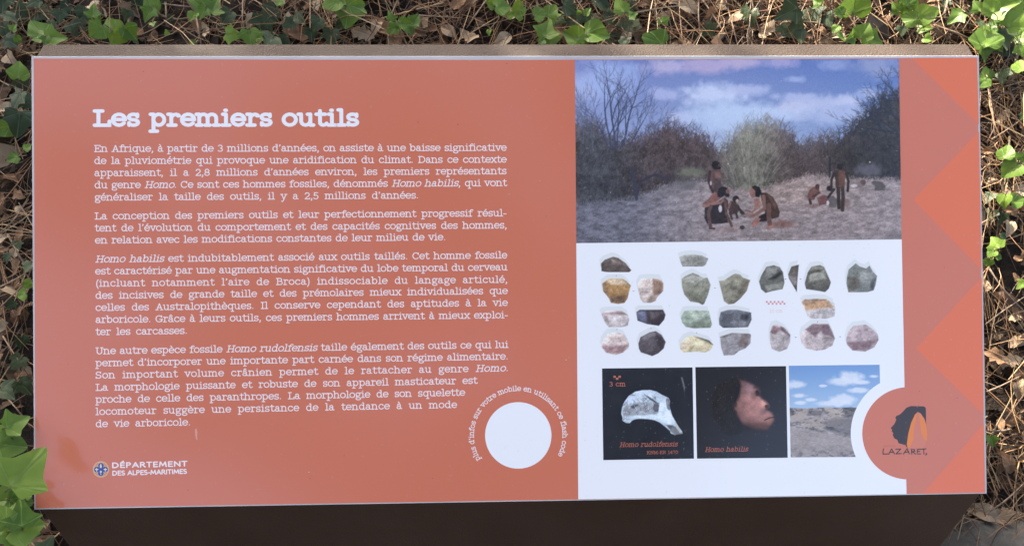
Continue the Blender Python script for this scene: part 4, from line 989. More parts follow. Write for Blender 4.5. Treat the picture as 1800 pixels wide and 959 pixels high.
# --- small landscape with the round bite
c = Cv(25, 40, 640, 668, 190, 190)
v = np.clip((c.Y - 40) / 290, 0, 1)[..., None]
c.im[:] = np.array([112, 152, 206]) * (1 - v) + np.array([158, 188, 222]) * v
for k, (cx, cy, rx, ry) in enumerate([(60, 172, 68, 26), (90, 245, 44, 14), (168, 275, 40, 12), (95, 296, 36, 12), (450, 122, 84, 32), (400, 150, 110, 26), (255, 180, 28, 8), (598, 119, 26, 10), (490, 214, 80, 16), (390, 270, 76, 30), (330, 300, 120, 20), (520, 160, 40, 12)]):
    c.ell(cx, cy, rx, ry, (212, 222, 238), .7, .85, .5, 30 + k, 40)
hz = 328 + 14 * (fbm(c.X[0], c.X[0] * 0, 60, 3, 3) - .5)
n1 = fbm(c.X, c.Y, 60, 5, 15, 26); n2 = fbm(c.X, c.Y, 12, 3, 25, 7)
hill = np.array([128, 125, 128]) * (.22 + 1.45 * n1 + .5 * (n2 - .5))[..., None]
hill = np.where(((fbm(c.X, c.Y, 70, 4, 77, 30) > .56) & (c.Y < 470))[..., None], np.array([168, 160, 156]) * (.8 + .3 * n2)[..., None], hill)
c.im += (hill - c.im) * np.clip((c.Y - hz[None]) / 6, 0, 1)[..., None]
fg = np.array([160, 155, 156]) * (.84 + .22 * n1 + .24 * (n2 - .5))[..., None]
fl = 450 + (c.X - 30) * .20 + 14 * (n1 - .5)
c.im += (fg - c.im) * np.clip((c.Y - fl) / 10, 0, 1)[..., None]
c.poly([(255, 324), (300, 326), (345, 345), (380, 372), (300, 368), (262, 350)], (176, 170, 164), 10, .8)
c.poly([(30, 385), (110, 372), (160, 395), (60, 425), (30, 430)], (168, 162, 158), 10, .7)
c.poly([(240, 430), (330, 400), (460, 405), (460, 520), (300, 490)], (96, 95, 102), 24, .55)
c.poly([(150, 345), (250, 350), (230, 385), (140, 380)], (92, 90, 96), 14, .6)
sm = np.clip((fbm(c.X, c.Y, 30, 4, 95, 16) - .52) * 8, 0, 1) * np.clip((c.Y - 590) / 50, 0, 1)
c.mix(sm * .7, (98, 96, 106))
Z8 = lambda x, y: (1380 + x / 3.836, 630 + y / 3.836)
sheet('badland_print', c, [Z8(25, 47), Z8(637, 40), Z8(652, 660), Z8(38, 664)], 3, 'printed picture of grey eroded hills under a blue sky, cut by a round white edge',
      mask=lambda x, y: np.hypot(x - 1596.6, y - 760.8) > 100.0)
flat('white_ring', np.concatenate([circ(1596.6, 760.8, 101.2, 94.6, 267.5, 60), ]), 4, M['white'])
flat('round_badge', circ(1596.6, 760.8, 81), 5, M['salmon'])
def zp(pts): return [Z8(x, y) for x, y in pts]
flat('badge_cave', zp([(895, 360), (915, 368), (942, 410), (956, 470), (958, 550), (930, 600), (825, 600), (828, 510), (850, 430), (875, 375)]), 6, ink('cave_ink', alb((196, 120, 100))))
flat('badge_flame', zp([(895, 360), (884, 392), (876, 440), (868, 475), (866, 540), (845, 590), (828, 604), (822, 570), (830, 505), (850, 430), (875, 375)]), 7, M['logo_orange'])
flat('badge_flame', zp([(906, 368), (930, 392), (948, 436), (958, 500), (956, 553), (938, 540), (920, 500), (912, 440), (905, 400)]), 7, M['logo_orange'])
flat('badge_head', zp([(790, 360), (820, 328), (850, 318), (935, 320), (949, 330), (951, 442), (940, 405), (915, 368), (895, 357), (875, 375), (850, 430), (830, 505), (820, 575), (826, 606), (812, 582), (790, 575), (765, 568), (757, 546), (735, 535), (726, 512), (730, 500), (719, 488), (722, 478), (712, 466), (736, 440), (750, 410), (743, 398), (750, 385), (772, 376)]), 8, M['black'])
HAND = [[(664, 606), (660, 624), (661, 642)], [(661, 642), (692, 640)], [(698, 642), (718, 607)], [(718, 607), (738, 641)], [(705, 630), (732, 629)], [(746, 609), (780, 607)], [(780, 607), (748, 640)], [(748, 640), (784, 638)], [(798, 641), (822, 605)], [(822, 605), (838, 640)], [(806, 630), (834, 626)], [(852, 610), (854, 642)], [(850, 610), (872, 612), (874, 622), (856, 626)], [(860, 626), (880, 642)], [(892, 610), (890, 641)], [(891, 610), (912, 609)], [(891, 625), (908, 624)], [(890, 641), (914, 640)], [(918, 609), (950, 606)], [(934, 608), (936, 641)], [(952, 636), (955, 640), (948, 648)]]
T = Text()
for k, st in enumerate(HAND):
    ab = [P2(*Z8(x, y)) for x, y in st]
    vv, ff = stroke(ab, 0.00125)
    T.V.append(F(vv[:, 0], vv[:, 1], np.full(len(vv), 9 * LZ + (k % 6) * .000004))); T.F += [tuple(i + T.n for i in q) for q in ff]; T.n += len(vv)
T.build('badge_lettering', M['black'], 'hand drawn dark lettering reading LAZARET')
T = Text()
g2 = {**SANS, 'G': (1.2, [arc(.58, .65, .46, .65, 40, 330), L(.7, .56, 1.04, .56), L(1.04, .56, 1.04, .1)]), 'O': (1.2, [arc(.6, .65, .5, .65, 0, 360)]), 'U': (1.1, [[(.16, 1.3), (.16, .42)] + arc(.55, .42, .39, .42, 190, 350) + [(.94, 1.3)]])}
line('GROTTE DU', *Z8(660, 594), *Z8(744, 592), 8.5 / 3.836, t=.2, layer=6, font=g2, mat='logo_grey', name='badge_caption', fit='track')

for k, (x_, y_, r_) in enumerate([(735, 215, 1.1), (805, 219, 1.3), (1683, 699, 1.2), (1616, 687, .9), (177, 803, 1.0), (891, 112, 1.2), (700, 330, .8), (502, 571, .8), (252, 126, 1.0), (545, 840, .9), (605, 800, .9), (860, 470, .8), (430, 300, .7), (1660, 470, .9), (120, 640, .8), (960, 380, .9), (330, 860, 1.0), (760, 840, .8)]):
    flat('dirt_speck', circ(x_, y_, r_, n=8, ry=r_ * .8), 6, M['speck'])
for k, (x_, y_, r_) in enumerate([(1412, 209, 1.0), (1529, 285, 1.2), (1347, 405, 1.0), (1280, 288, .9), (995, 632, .8), (543, 829, .8), (310, 520, .7)]):
    flat('pale_speck', circ(x_, y_, r_, n=8), 6, M['cream'])
flat('dried_drip', [(342.5, 754), (345.5, 752), (347, 758), (346.5, 768), (347.5, 771), (346, 773), (344.5, 770), (343, 764)], 6, M['drip'])

# ------------------------------------------------------------------ litter: needles and crumbs (uncountable)
def litter_xy(n, xr, yr):
    x = RNG.uniform(*xr, n); y = RNG.uniform(*yr, n)
    return x, y
def inside_ped(x, y): return (np.abs(x) < 0.63) & (y > 0.50) & (y < 1.0)
n = 34000
x = RNG.uniform(-1.35, 1.35, n); y = RNG.uniform(0.35, 2.2, n)
k = ~inside_ped(x, y) & (RNG.random(n) < np.clip((fbm(x + 9, y + 9, .22, 3, 808) - .28) * 2.6, .08, 1)); x, y = x[k], y[k]; n = len(x)
th = RNG.uniform(0, 2 * np.pi, n); ln = RNG.uniform(0.05, 0.15, n); el = np.abs(RNG.normal(0, .16, n)) * np.where(RNG.random(n) < .5, -1, 1)
z = gz(x, y) + RNG.gamma(1.6, .011, n) + .002
slope = np.cos(th) * 0 + np.sin(th) * .55
d = np.stack([np.cos(th), np.sin(th), slope + el], -1); d /= np.linalg.norm(d, axis=1)[:, None]
up = np.array([0, -.45, .9]); side = np.cross(d, up); side /= np.linalg.norm(side, axis=1)[:, None]; nn = np.cross(side, d)
z = z + 0.0
bend = RNG.normal(0, .09, n) * ln; bz = RNG.normal(0, .05, n) * ln
straw = RNG.random(n) < .03
ln = np.where(straw, ln * 1.8, ln)
rad = np.where(straw, RNG.uniform(.0008, .0014, n), RNG.uniform(.00045, .00095, n))
VV, CC = [], []
pal = np.array([(.28, .155, .075), (.18, .095, .048), (.42, .27, .14), (.11, .06, .035), (.34, .19, .09), (.22, .15, .09)])
ncol = pal[RNG.integers(0, len(pal), n)] * RNG.uniform(.6, 1.15, n)[:, None]
ncol[straw] = np.array([.50, .36, .20]) * RNG.uniform(.6, 1.1, (straw.sum(), 1))
c0 = np.stack([x, y, z], -1)
for s in (-.5, -.17, .17, .5):
    cpt = c0 + d * (s * ln)[:, None] + side * (bend * (1 - 4 * s * s))[:, None] + nn * (bz * (1 - 4 * s * s))[:, None]
    rr = rad * (1 if abs(s) < .4 else .6)
    for kk in range(3):
        a = 2 * np.pi * kk / 3
        VV.append(cpt + side * (rr * np.cos(a))[:, None] + nn * (rr * np.sin(a))[:, None])
VV = np.stack(VV, 1).reshape(-1, 3)
fb = []
for s in range(3):
    for kk in range(3):
        fb.append((s * 3 + kk, s * 3 + (kk + 1) % 3, s * 3 + 3 + (kk + 1) % 3, s * 3 + 3 + kk))
Fc = (np.array(fb)[None] + (np.arange(n) * 12)[:, None, None]).reshape(-1, 4)
o = mesh_obj('pine_needle_litter', VV, Fc.tolist(), M['needle'], col=np.repeat(ncol, 12, 0))
tag(o, 'tangle of dry reddish brown pine needles covering the bank', 'pine needles', kind='stuff')
# crumbs of dead leaf and bark
n = 9000
x = RNG.uniform(-1.35, 1.35, n); y = RNG.uniform(.35, 2.2, n); k = ~inside_ped(x, y); x, y = x[k], y[k]; n = len(x)
sz = RNG.gamma(2.0, .0045, n) + .003
cen = np.stack([x, y, gz(x, y) + RNG.gamma(1.3, .006, n)], -1)
nrm = RNG.normal(0, .55, (n, 3)) + np.array([0, -.45, .9]); nrm /= np.linalg.norm(nrm, axis=1)[:, None]
ta = np.cross(nrm, RNG.normal(0, 1, (n, 3))); ta /= np.linalg.norm(ta, axis=1)[:, None]; tb = np.cross(nrm, ta)
VV = []
for kk in range(5):
    a = 2 * np.pi * kk / 5 + RNG.normal(0, .25, n); r_ = sz * RNG.uniform(.5, 1.1, n)
    VV.append(cen + ta * (r_ * np.cos(a) * 1.35)[:, None] + tb * (r_ * np.sin(a))[:, None] + nrm * (RNG.normal(0, .25, n) * sz)[:, None])
VV.append(cen + nrm * (RNG.normal(0, .3, n) * sz)[:, None])
VV = np.stack(VV, 1).reshape(-1, 3)
fb = np.array([(kk, (kk + 1) % 5, 5) for kk in range(5)])
Fc = (fb[None] + (np.arange(n) * 6)[:, None, None]).reshape(-1, 3)
pal = np.array([(.055, .034, .02), (.12, .072, .04), (.03, .02, .013), (.24, .165, .10), (.09, .05, .028)])
ncol = pal[RNG.integers(0, len(pal), n)] * RNG.uniform(.6, 1.2, n)[:, None]
o = mesh_obj('leaf_crumb_litter', VV, Fc.tolist(), M['frag'], col=np.repeat(ncol, 6, 0))
tag(o, 'crumbled brown leaf and bark fragments under the needles', 'leaf litter', kind='stuff')

# ------------------------------------------------------------------ leaf meshes
def leaf_mesh(name, outline, base_pt, tips, seed, fold, droop, wave, mat):
    """outline: closed list of (x, y); rays run from base_pt; vein attribute is 1 along rays to the lobe tips"""
    rg = random.Random(seed)
    outl = [np.array(p, float) for p in outline]
    nO = len(outl); b = np.array(base_pt, float)
    rings = (0.33, 0.66, 1.0)
    V = [(*b, 0.0)]; ve = [1.0]
    for r in rings:
        for i, p in enumerate(outl):
            q_ = b + (p - b) * r
            V.append((q_[0], q_[1], 0.0)); ve.append(1.0 if i in tips else 0.0)
    V = np.array(V)
    ph = rg.uniform(0, 6)
    V[:, 2] = fold * np.abs(V[:, 0]) * 1.0 - droop * (V[:, 1] - .3) ** 2 + wave * np.sin(V[:, 0] * 7 + ph) * np.sin(V[:, 1] * 6 + ph * 1.7) - .016 * np.array(ve)
    Fc = []
    for i in range(nO):
        j = (i + 1) % nO
        Fc.append((0, 1 + i, 1 + j))
        for k in range(2):
            Fc.append((1 + k * nO + i, 1 + (k + 1) * nO + i, 1 + (k + 1) * nO + j, 1 + k * nO + j))
    me = bpy.data.meshes.new(name)
    me.from_pydata(V.tolist(), [], Fc)
    a = me.attributes.new('vein', 'FLOAT', 'POINT'); a.data.foreach_set('value', np.array(ve, np.float32))
    me.polygons.foreach_set('use_smooth', [True] * len(me.polygons))
    me.materials.append(mat)
    return me

def outline_from(keys, per, jit, seed):
    """keys: half outline (base..tip, right side) with tip flag; mirrored"""
    rg = random.Random(seed)
    right = [(x * rg.uniform(1 - jit, 1 + jit), y * rg.uniform(1 - jit * .5, 1 + jit * .5), f) for x, y, f in keys]
    left = [(-x * rg.uniform(1 - jit, 1 + jit), y * rg.uniform(1 - jit * .5, 1 + jit * .5), f) for x, y, f in keys[1:-1]][::-1]
    ks = right + left
    pts, tips = [], set()
    m = len(ks)
    for i in range(m):
        p0, p1, p2, p3 = [np.array(ks[(i + o) % m][:2]) for o in (-1, 0, 1, 2)]
        if ks[i][2]: tips.add(len(pts))
        for k in range(per):
            t = k / per
            pts.append(0.5 * ((2 * p1) + (-p0 + p2) * t + (2 * p0 - 5 * p1 + 4 * p2 - p3) * t * t + (-p0 + 3 * p1 - 3 * p2 + p3) * t ** 3))
    return pts, tips
OV = [(0, .04, 0), (.28, -.04, 0), (.50, .20, 1), (.46, .48, 0), (.28, .74, 1), (.10, .92, 0), (0, 1.0, 1)]
HEART = [(0, .06, 0), (.26, -.05, 0), (.50, .16, 0), (.54, .36, 1), (.40, .62, 0), (.16, .86, 0), (0, 1.0, 1)]
LOB = [(0, .07, 0), (.20, -.03, 0), (.44, .04, 1), (.43, .22, 0), (.56, .44, 1), (.34, .55, 0), (.20, .78, 0), (0, 1.02, 1)]
LOB3 = [(0, .05, 0), (.30, -.02, 0), (.44, .14, 0), (.62, .36, 1), (.36, .50, 0), (.22, .72, 0), (0, 1.04, 1)]
IVY = {'y': [], 'd': []}
for i in range(5):
    for kk, src in enumerate((OV, HEART, LOB3)):
        o_, t_ = outline_from(src, 3, .10, 10 * i + kk)
        IVY['y'].append(leaf_mesh('young_leaf', o_, (0, .10), t_, i * 7 + kk, random.Random(i + kk).uniform(.05, .42), random.Random(i * 3 + kk).uniform(.05, .5), .04, M['young']))
    for kk, src in enumerate((LOB, LOB3, LOB)):
        o_, t_ = outline_from(src, 3, .12, 100 + 10 * i + kk)
        IVY['d'].append(leaf_mesh('mature_leaf', o_, (0, .10), t_, i * 5 + kk, random.Random(i + kk).uniform(.0, .26), random.Random(i * 3 + kk).uniform(.0, .4), .035, M['old']))
OAK = [(0, 0, 0), (.10, .12, 0), (.22, .26, 1), (.16, .36, 0), (.30, .52, 1), (.20, .62, 0), (.27, .76, 1), (.12, .90, 0), (0, 1.0, 1)]
ELL = [(0, 0, 0), (.14, .15, 0), (.24, .38, 1), (.24, .60, 0), (.14, .82, 1), (0, 1.0, 1)]
DEAD = []
for i in range(12):
    o_, t_ = outline_from(OAK if i % 3 else ELL, 2, .18, 300 + i)
    rg = random.Random(i)
    DEAD.append(leaf_mesh('dry_leaf', o_, (0, .42), t_, i, rg.uniform(-.3, .9), rg.uniform(-.9, .9), rg.uniform(.05, .12), M['dead'] if i % 4 else M['dead_pale']))
LEAF_NORMALS = random.Random(5)

def basis(n_, tipdir):
    n_ = Vector(n_).normalized(); t = Vector(tipdir); t = (t - n_ * t.dot(n_)).normalized()
    x_ = t.cross(n_)
    m = Matrix((x_, t, n_)).transposed()
    return m

# ------------------------------------------------------------------ ivy sprigs: (label, leaves (x, y, size, kind[, turn]), depth override)
IV = [
 ('dark ivy sprig in the far top left corner', [(40, 24, 36, 'd'), (75, 24, 34, 'd'), (105, 28, 24, 'd'), (114, 14, 22, 'd'), (17, 30, 24, 'd'), (146, 27, 30, 'd'), (143, 42, 22, 'd'), (60, 4, 26, 'd'), (90, 46, 22, 'd'), (128, 52, 24, 'd'), (5, 8, 30, 'd')]),
 ('dark ivy leaves with a few green ones at the left edge beside the rim', [(8, 54, 28, 'd'), (17, 73, 28, 'd'), (24, 49, 15, 'y'), (32, 69, 14, 'y')]),
 ('bright ivy sprig just above the upper left corner of the rim', [(66, 51, 36, 'y'), (97, 66, 34, 'y'), (66, 70, 22, 'y'), (80, 71, 16, 'y')]),
 ('lone pair of light green ivy leaves above the rim, left of the four leaf sprig', [(164, 21, 24, 'y'), (168, 32, 16, 'y')]),
 ('four leaf light green ivy sprig above the rim over the word premiers', [(170, 54, 32, 'y'), (199, 48, 34, 'y'), (210, 64, 32, 'y'), (228, 57, 30, 'y'), (236, 72, 16, 'd')]),
 ('green ivy leaves at the top edge, second sprig from the left corner', [(265, 8, 34, 'y'), (261, 24, 26, 'y'), (284, 3, 22, 'd'), (268, 42, 12, 'y'), (240, 6, 24, 'd'), (222, 26, 20, 'd'), (300, 36, 18, 'd')]),
 ('upright green ivy sprig with curled bright leaves on a thin stem at the top edge', [(350, 9, 38, 'y'), (376, 12, 32, 'y'), (339, 29, 18, 'y'), (357, 22, 22, 'y')]),
 ('ivy pair resting on the rim, right of the upright sprig', [(408, 61, 30, 'y'), (439, 66, 34, 'y'), (398, 30, 30, 'd'), (293, 58, 10, 'y'), (338, 75, 12, 'y')]),
 ('dark ivy patch behind needles above the title', [(472, 24, 36, 'd'), (464, 40, 32, 'd'), (448, 36, 22, 'd'), (525, 35, 26, 'd'), (508, 42, 22, 'd'), (492, 4, 16, 'y')]),
 ('dark ivy leaves lying along the rim above the title', [(475, 70, 34, 'd'), (497, 70, 20, 'd'), (454, 67, 18, 'y')]),
 ('dark ivy leaves right of a dry brown leaf near the rim', [(547, 60, 24, 'd'), (582, 66, 32, 'd'), (557, 42, 26, 'd'), (600, 42, 24, 'd')]),
 ('large bright ivy leaf trio at the top edge left of centre', [(584, 5, 34, 'y'), (612, 22, 52, 'y'), (624, 8, 34, 'y')]),
 ('small round leaved light green ivy sprig in brown litter', [(686, 29, 18, 'y'), (711, 41, 20, 'y'), (729, 36, 22, 'y'), (690, 51, 22, 'y'), (719, 52, 20, 'y'), (700, 43, 14, 'y')]),
 ('light green ivy sprig at the top edge just left of the panel middle', [(883, 12, 32, 'y'), (863, 7, 18, 'y'), (897, 26, 16, 'y'), (860, 57, 10, 'y'), (880, 20, 14, 'y')]),
 ('green ivy leaves beside a pale dry leaf above the picture corner', [(911, 16, 24, 'y'), (912, 28, 16, 'y'), (949, 25, 26, 'y'), (969, 20, 26, 'y'), (972, 32, 22, 'y')]),
 ('stack of bright round ivy leaves on the rim beside the picture corner', [(961, 52, 36, 'y'), (967, 72, 36, 'y'), (951, 73, 14, 'y')]),
 ('greyish ivy patch with pale veins above the large picture', [(1002, 14, 36, 'd'), (1004, 35, 34, 'd'), (985, 35, 20, 'd'), (1030, 33, 26, 'd'), (1046, 31, 18, 'd'), (1020, 25, 14, 'y'), (1033, 21, 14, 'y')]),
 ('three bright heart shaped ivy leaves on the rim above the bare printed trees', [(1007, 64, 36, 'y'), (1028, 71, 24, 'y'), (1048, 59, 44, 'y')]),
 ('tall cluster of grey green lobed ivy with two bright leaves on top', [(1060, 8, 40, 'd'), (1074, 33, 34, 'd'), (1091, 12, 28, 'y'), (1112, 27, 18, 'y'), (1110, 16, 26, 'd'), (1105, 51, 40, 'd'), (1078, 69, 36, 'd'), (1097, 74, 22, 'd'), (1088, 20, 16, 'd')]),
 ('single wide bright ivy leaf lying on the rim', [(1151, 72, 44, 'y')]),
 ('tiny two leaf ivy shoot beside a pale curled dry leaf', [(1170, 36, 15, 'y'), (1160, 38, 10, 'y')]),
 ('small three lobed ivy leaf alone in dark litter above the picture', [(1246, 54, 28, 'd')]),
 ('sunlit grey ivy leaf alone, with a dark half, above the printed sky', [(1308, 22, 24, 'd'), (1320, 31, 30, 'd')]),
 ('dark glossy ivy patch above the printed sky, under long dry stems', [(1386, 22, 42, 'd'), (1396, 54, 38, 'd'), (1431, 27, 38, 'd'), (1455, 35, 26, 'd'), (1437, 4, 20, 'y'), (1375, 52, 18, 'd')]),
 ('large pale green ivy leaves at the top edge right of the dark patch', [(1502, 5, 50, 'y'), (1476, 21, 20, 'y'), (1469, 51, 16, 'y')]),
 ('bright ivy sprig standing on the rim above the right end of the printed sky', [(1478, 64, 20, 'y'), (1494, 68, 24, 'y'), (1519, 56, 32, 'y'), (1536, 71, 32, 'y'), (1523, 72, 18, 'y')]),
 ('tall green ivy sprig with one upright leaf above the orange chevrons', [(1575, 14, 22, 'y'), (1593, 10, 32, 'y'), (1597, 0, 26, 'y'), (1629, 25, 36, 'y'), (1600, 33, 28, 'y'), (1625, 49, 22, 'y'), (1586, 54, 20, 'd'), (1631, 69, 16, 'y')]),
 ('single pale ivy leaf hanging in twigs above the right end of the rim', [(1681, 31, 30, 'y'), (1705, 21, 16, 'd'), (1660, 8, 22, 'd')]),
 ('dense bright ivy clump in the top right corner', [(1763, 12, 44, 'y'), (1788, 10, 36, 'y'), (1751, 35, 26, 'y'), (1784, 35, 40, 'y'), (1725, 42, 22, 'd'), (1741, 48, 28, 'y'), (1765, 66, 40, 'd'), (1794, 62, 36, 'y'), (1740, 12, 30, 'y'), (1772, 92, 28, 'd'), (1718, 12, 24, 'y'), (1752, 84, 24, 'y'), (1798, 88, 26, 'y')]),
 ('large sunlit ivy leaf overlapping the upper right corner of the panel', [(1733, 66, 50, 'y'), (1730, 94, 28, 'y')]),
 ('dim green ivy pair with a bright leaf touching the right edge of the panel', [(1734, 131, 26, 'y'), (1763, 132, 28, 'd'), (1727, 145, 24, 'y')]),
 ('bright ivy leaf at the right edge below the corner clump', [(1795, 116, 30, 'y'), (1797, 205, 14, 'd')]),
 ('sunlit ivy sprig of three leaves right of the panel, upper', [(1769, 268, 28, 'y'), (1777, 298, 34, 'y'), (1796, 275, 20, 'y')]),
 ('two leaf sunlit ivy shoot right of the panel below the sprig of three', [(1766, 352, 24, 'y'), (1787, 352, 28, 'y'), (1739, 346, 22, 'd')]),
 ('grey dull ivy leaves against the right edge, level with the printed ground', [(1741, 377, 24, 'd'), (1760, 383, 22, 'd')]),
 ('upright green ivy shoot right of the panel, level with the stone tools', [(1750, 427, 26, 'y'), (1743, 444, 18, 'y'), (1764, 415, 13, 'd'), (1737, 461, 16, 'y'), (1756, 452, 11, 'y')]),
 ('small ivy leaf at the right margin, level with the scale bar', [(1796, 500, 18, 'y')]),
 ('lone lime green ivy leaf poking out beside the round badge', [(1744, 774, 20, 'y')]),
 ('green ivy leaf over a dark one, left of the panel near its top', [(33, 125, 32, 'y'), (33, 145, 30, 'd')]),
 ('dark lobed ivy leaves left of the title', [(30, 175, 38, 'd'), (47, 180, 28, 'd'), (33, 215, 48, 'd'), (8, 228, 30, 'y')]),
 ('small bright ivy leaves left of the first text lines', [(48, 259, 14, 'y'), (23, 278, 20, 'y')]),
 ('dim ivy leaves left of the panel at middle height', [(31, 430, 18, 'd'), (50, 468, 22, 'd'), (50, 499, 18, 'y'), (38, 518, 20, 'y'), (19, 535, 18, 'd'), (12, 453, 18, 'd')]),
 ('dark ivy leaves left of the last paragraph', [(37, 600, 24, 'd'), (31, 635, 28, 'd'), (42, 679, 32, 'd'), (10, 689, 36, 'd')]),
]
grp = 'ivy sprigs growing through the litter'
rl = random.Random(21)
def put_leaf(mesh, parent, ploc_, pos, nrm_, tip, size):
    o = bpy.data.objects.new('leaf', mesh)
    m = basis(nrm_, tip).to_4x4()
    m.translation = Vector(pos) - Vector(ploc_) - (basis(nrm_, tip) @ Vector((0, .45, 0))) * size
    m = m @ Matrix.Scale(size, 4)
    o.matrix_basis = m
    COL.objects.link(o); o.parent = parent
    return m.translation + Vector(ploc_)

def sprig(label, leaves, rise=None, depth=None):
    mx_, my_ = np.mean([l[0] for l in leaves]), np.mean([l[1] for l in leaves])
    b, t = hit(mx_, my_)
    b = b + np.array([0, 0.02, -0.01]); b[2] = gz(b[0], b[1]) - .005
    e = empty('ivy_sprig', tuple(b), label, 'ivy', grp)
    st = []
    order = sorted(leaves, key=lambda l: -l[1])
    for l in leaves:
        x_, y_, s_, kd = l[:4]
        _, t = hit(x_, y_)
        up_ = rl.uniform(.02, .055) + (0.02 if kd == 'y' else 0)
        tt = depth(x_, y_) if depth else t - up_ / .85
        d_ = ray(x_, y_)
        pos = CAM + d_ * tt
        size = s_ * 1.05 * tt / FPX
        toc = -d_ / np.linalg.norm(d_)
        nv = toc * .9 + np.array([0, 0, .35]) + np.array([rl.gauss(0, .38), rl.gauss(0, .3), rl.gauss(0, .28)])
        if len(l) > 4: ang = R(l[4])
        else:
            ang = math.atan2(-(y_ - my_) if len(leaves) > 1 else -1, (x_ - mx_) if len(leaves) > 1 else rl.uniform(-1, 1)) + rl.gauss(0, .6) if kd == 'y' else rl.uniform(-2.9, -.2)
        tip = CR * math.cos(ang) + CU * math.sin(ang)
        if depth: nv = toc * 1.4 + np.array([rl.gauss(0, .22), rl.gauss(0, .2), .3])
        ms = IVY[kd][l[5]] if len(l) > 5 else rl.choice(IVY[kd])
        bp_ = np.array(put_leaf(ms, e, b, pos, nv, tip, size))
        midp = (bp_ * .55 + b * .45) + np.array([rl.gauss(0, .006), rl.gauss(0, .006), -.004])
        j = basis(nv, tip) @ Vector((0, .1, 0)) * size
        st.append(tube([bp_ + np.array(j), bp_ - np.array(j) * .6, midp, b + np.array([rl.gauss(0, .006), rl.gauss(0, .006), 0])], [.0006, .0008, .0010, .0014], 5))
    V_, F_ = merge(st)
    mesh_obj('stem', V_, F_, M['stem'], e, smooth=True)
    return e
for lb, lv in IV: sprig(lb, lv)
# the near ivy growing up past the lower left corner
def near(x_, y_): return 1.00 - 0.02 * math.sin(x_ * .3) - (.045 if x_ > 45 else 0.0)
sprig('big light green ivy leaf overlapping the lower left edge of the panel', [(44, 826, 84, 'y', 48, 5)], depth=lambda x_, y_: .972)
sprig('light green ivy leaves above the big leaf at the lower left edge', [(28, 742, 42, 'y', 30), (18, 782, 52, 'y', 0), (3, 760, 40, 'y', 150)], depth=lambda x_, y_: 1.01)
sprig('ivy leaves in the bottom left corner below the big leaf', [(14, 876, 48, 'y', 200), (34, 880, 40, 'y', -10), (46, 868, 18, 'y', 80), (38, 905, 48, 'y', 90), (46, 926, 56, 'y', 15), (16, 928, 40, 'y', 200), (30, 950, 52, 'y', -90), (82, 958, 30, 'd', 60), (5, 905, 36, 'y', 120)], depth=lambda x_, y_: 1.0 + .02 * ((int(x_) * 7) % 5 - 2) / 2 + .02 * (y_ > 940))

# ------------------------------------------------------------------ dry leaves, each its own
rd_ = random.Random(17)
used_labels = set()
def dry(px_, py_, s_, label, group, again=None):
    for _ in range(40):
        mesh = rd_.choice(DEAD)
        if dry_name(mesh, px_, py_, label) not in used_labels: break
        if again and _ % 3 == 2: px_, py_ = again()
    used_labels.add(dry_name(mesh, px_, py_, label))
    p, t = hit(px_, py_)
    size = s_ * t / FPX
    o = bpy.data.objects.new('dry_leaf', mesh)
    COL.objects.link(o)
    nv = np.array([rd_.gauss(0, .38), -.55 + rd_.gauss(0, .38), .85])
    a = rd_.uniform(0, 6.28)
    m = basis(nv, CR * math.cos(a) + CU * math.sin(a)).to_4x4() @ Matrix.Scale(size, 4)
    m.translation = Vector(p + np.array([0, -.012, .02])) - (basis(nv, CR * math.cos(a) + CU * math.sin(a)) @ Vector((0, .5, 0))) * size
    o.matrix_basis = m
    tag(o, dry_name(mesh, px_, py_, label), 'dry leaf', group)
TOPM = [(230, 'over the words Les premiers'), (400, 'over the word premiers'), (560, 'over the word outils'), (700, 'right of the title'), (820, 'over the text line ends'), (960, 'over the picture edge'), (1100, 'over the bare printed trees'), (1240, 'over the first printed clouds'), (1380, 'over the mid printed sky'), (1500, 'over the right printed clouds'), (1600, 'over the printed thorn tree'), (9999, 'over the orange chevrons')]
SIDER = [(180, 'beside the first chevron'), (280, 'below the first chevron'), (380, 'beside the second chevron tip'), (480, 'level with the top stone tools'), (580, 'level with the scale bar'), (680, 'beside the third chevron'), (780, 'level with the round badge'), (9999, 'near the slab')]
SIDEL = [(150, 'just below the corner'), (240, 'level with the title'), (340, 'level with the first paragraph'), (430, 'level with the second paragraph'), (520, 'beside the third paragraph'), (600, 'below the third paragraph'), (9999, 'level with the last paragraph')]
def dry_name(mesh, x_, y_, zone):
    i = DEAD.index(mesh)
    look = ('tan' if i % 4 == 0 else 'brown') + (' oval' if i % 3 == 0 else ' lobed') + ' dry leaf'
    if zone == 'top':
        row = 'at the top edge' if y_ < 22 else ('midway above the rim' if y_ < 52 else 'close to the rim')
        return f"{look} {row}, {next(t for m_, t in TOPM if x_ < m_)}"
    if zone == 'right':
        return f"{look} {'against the right edge' if x_ < 1768 else 'out by the right margin'}, {next(t for m_, t in SIDER if y_ < m_)}"
    return f"{look} {'against the left edge' if x_ > 27 else 'out by the left margin'}, {next(t for m_, t in SIDEL if y_ < m_)}"
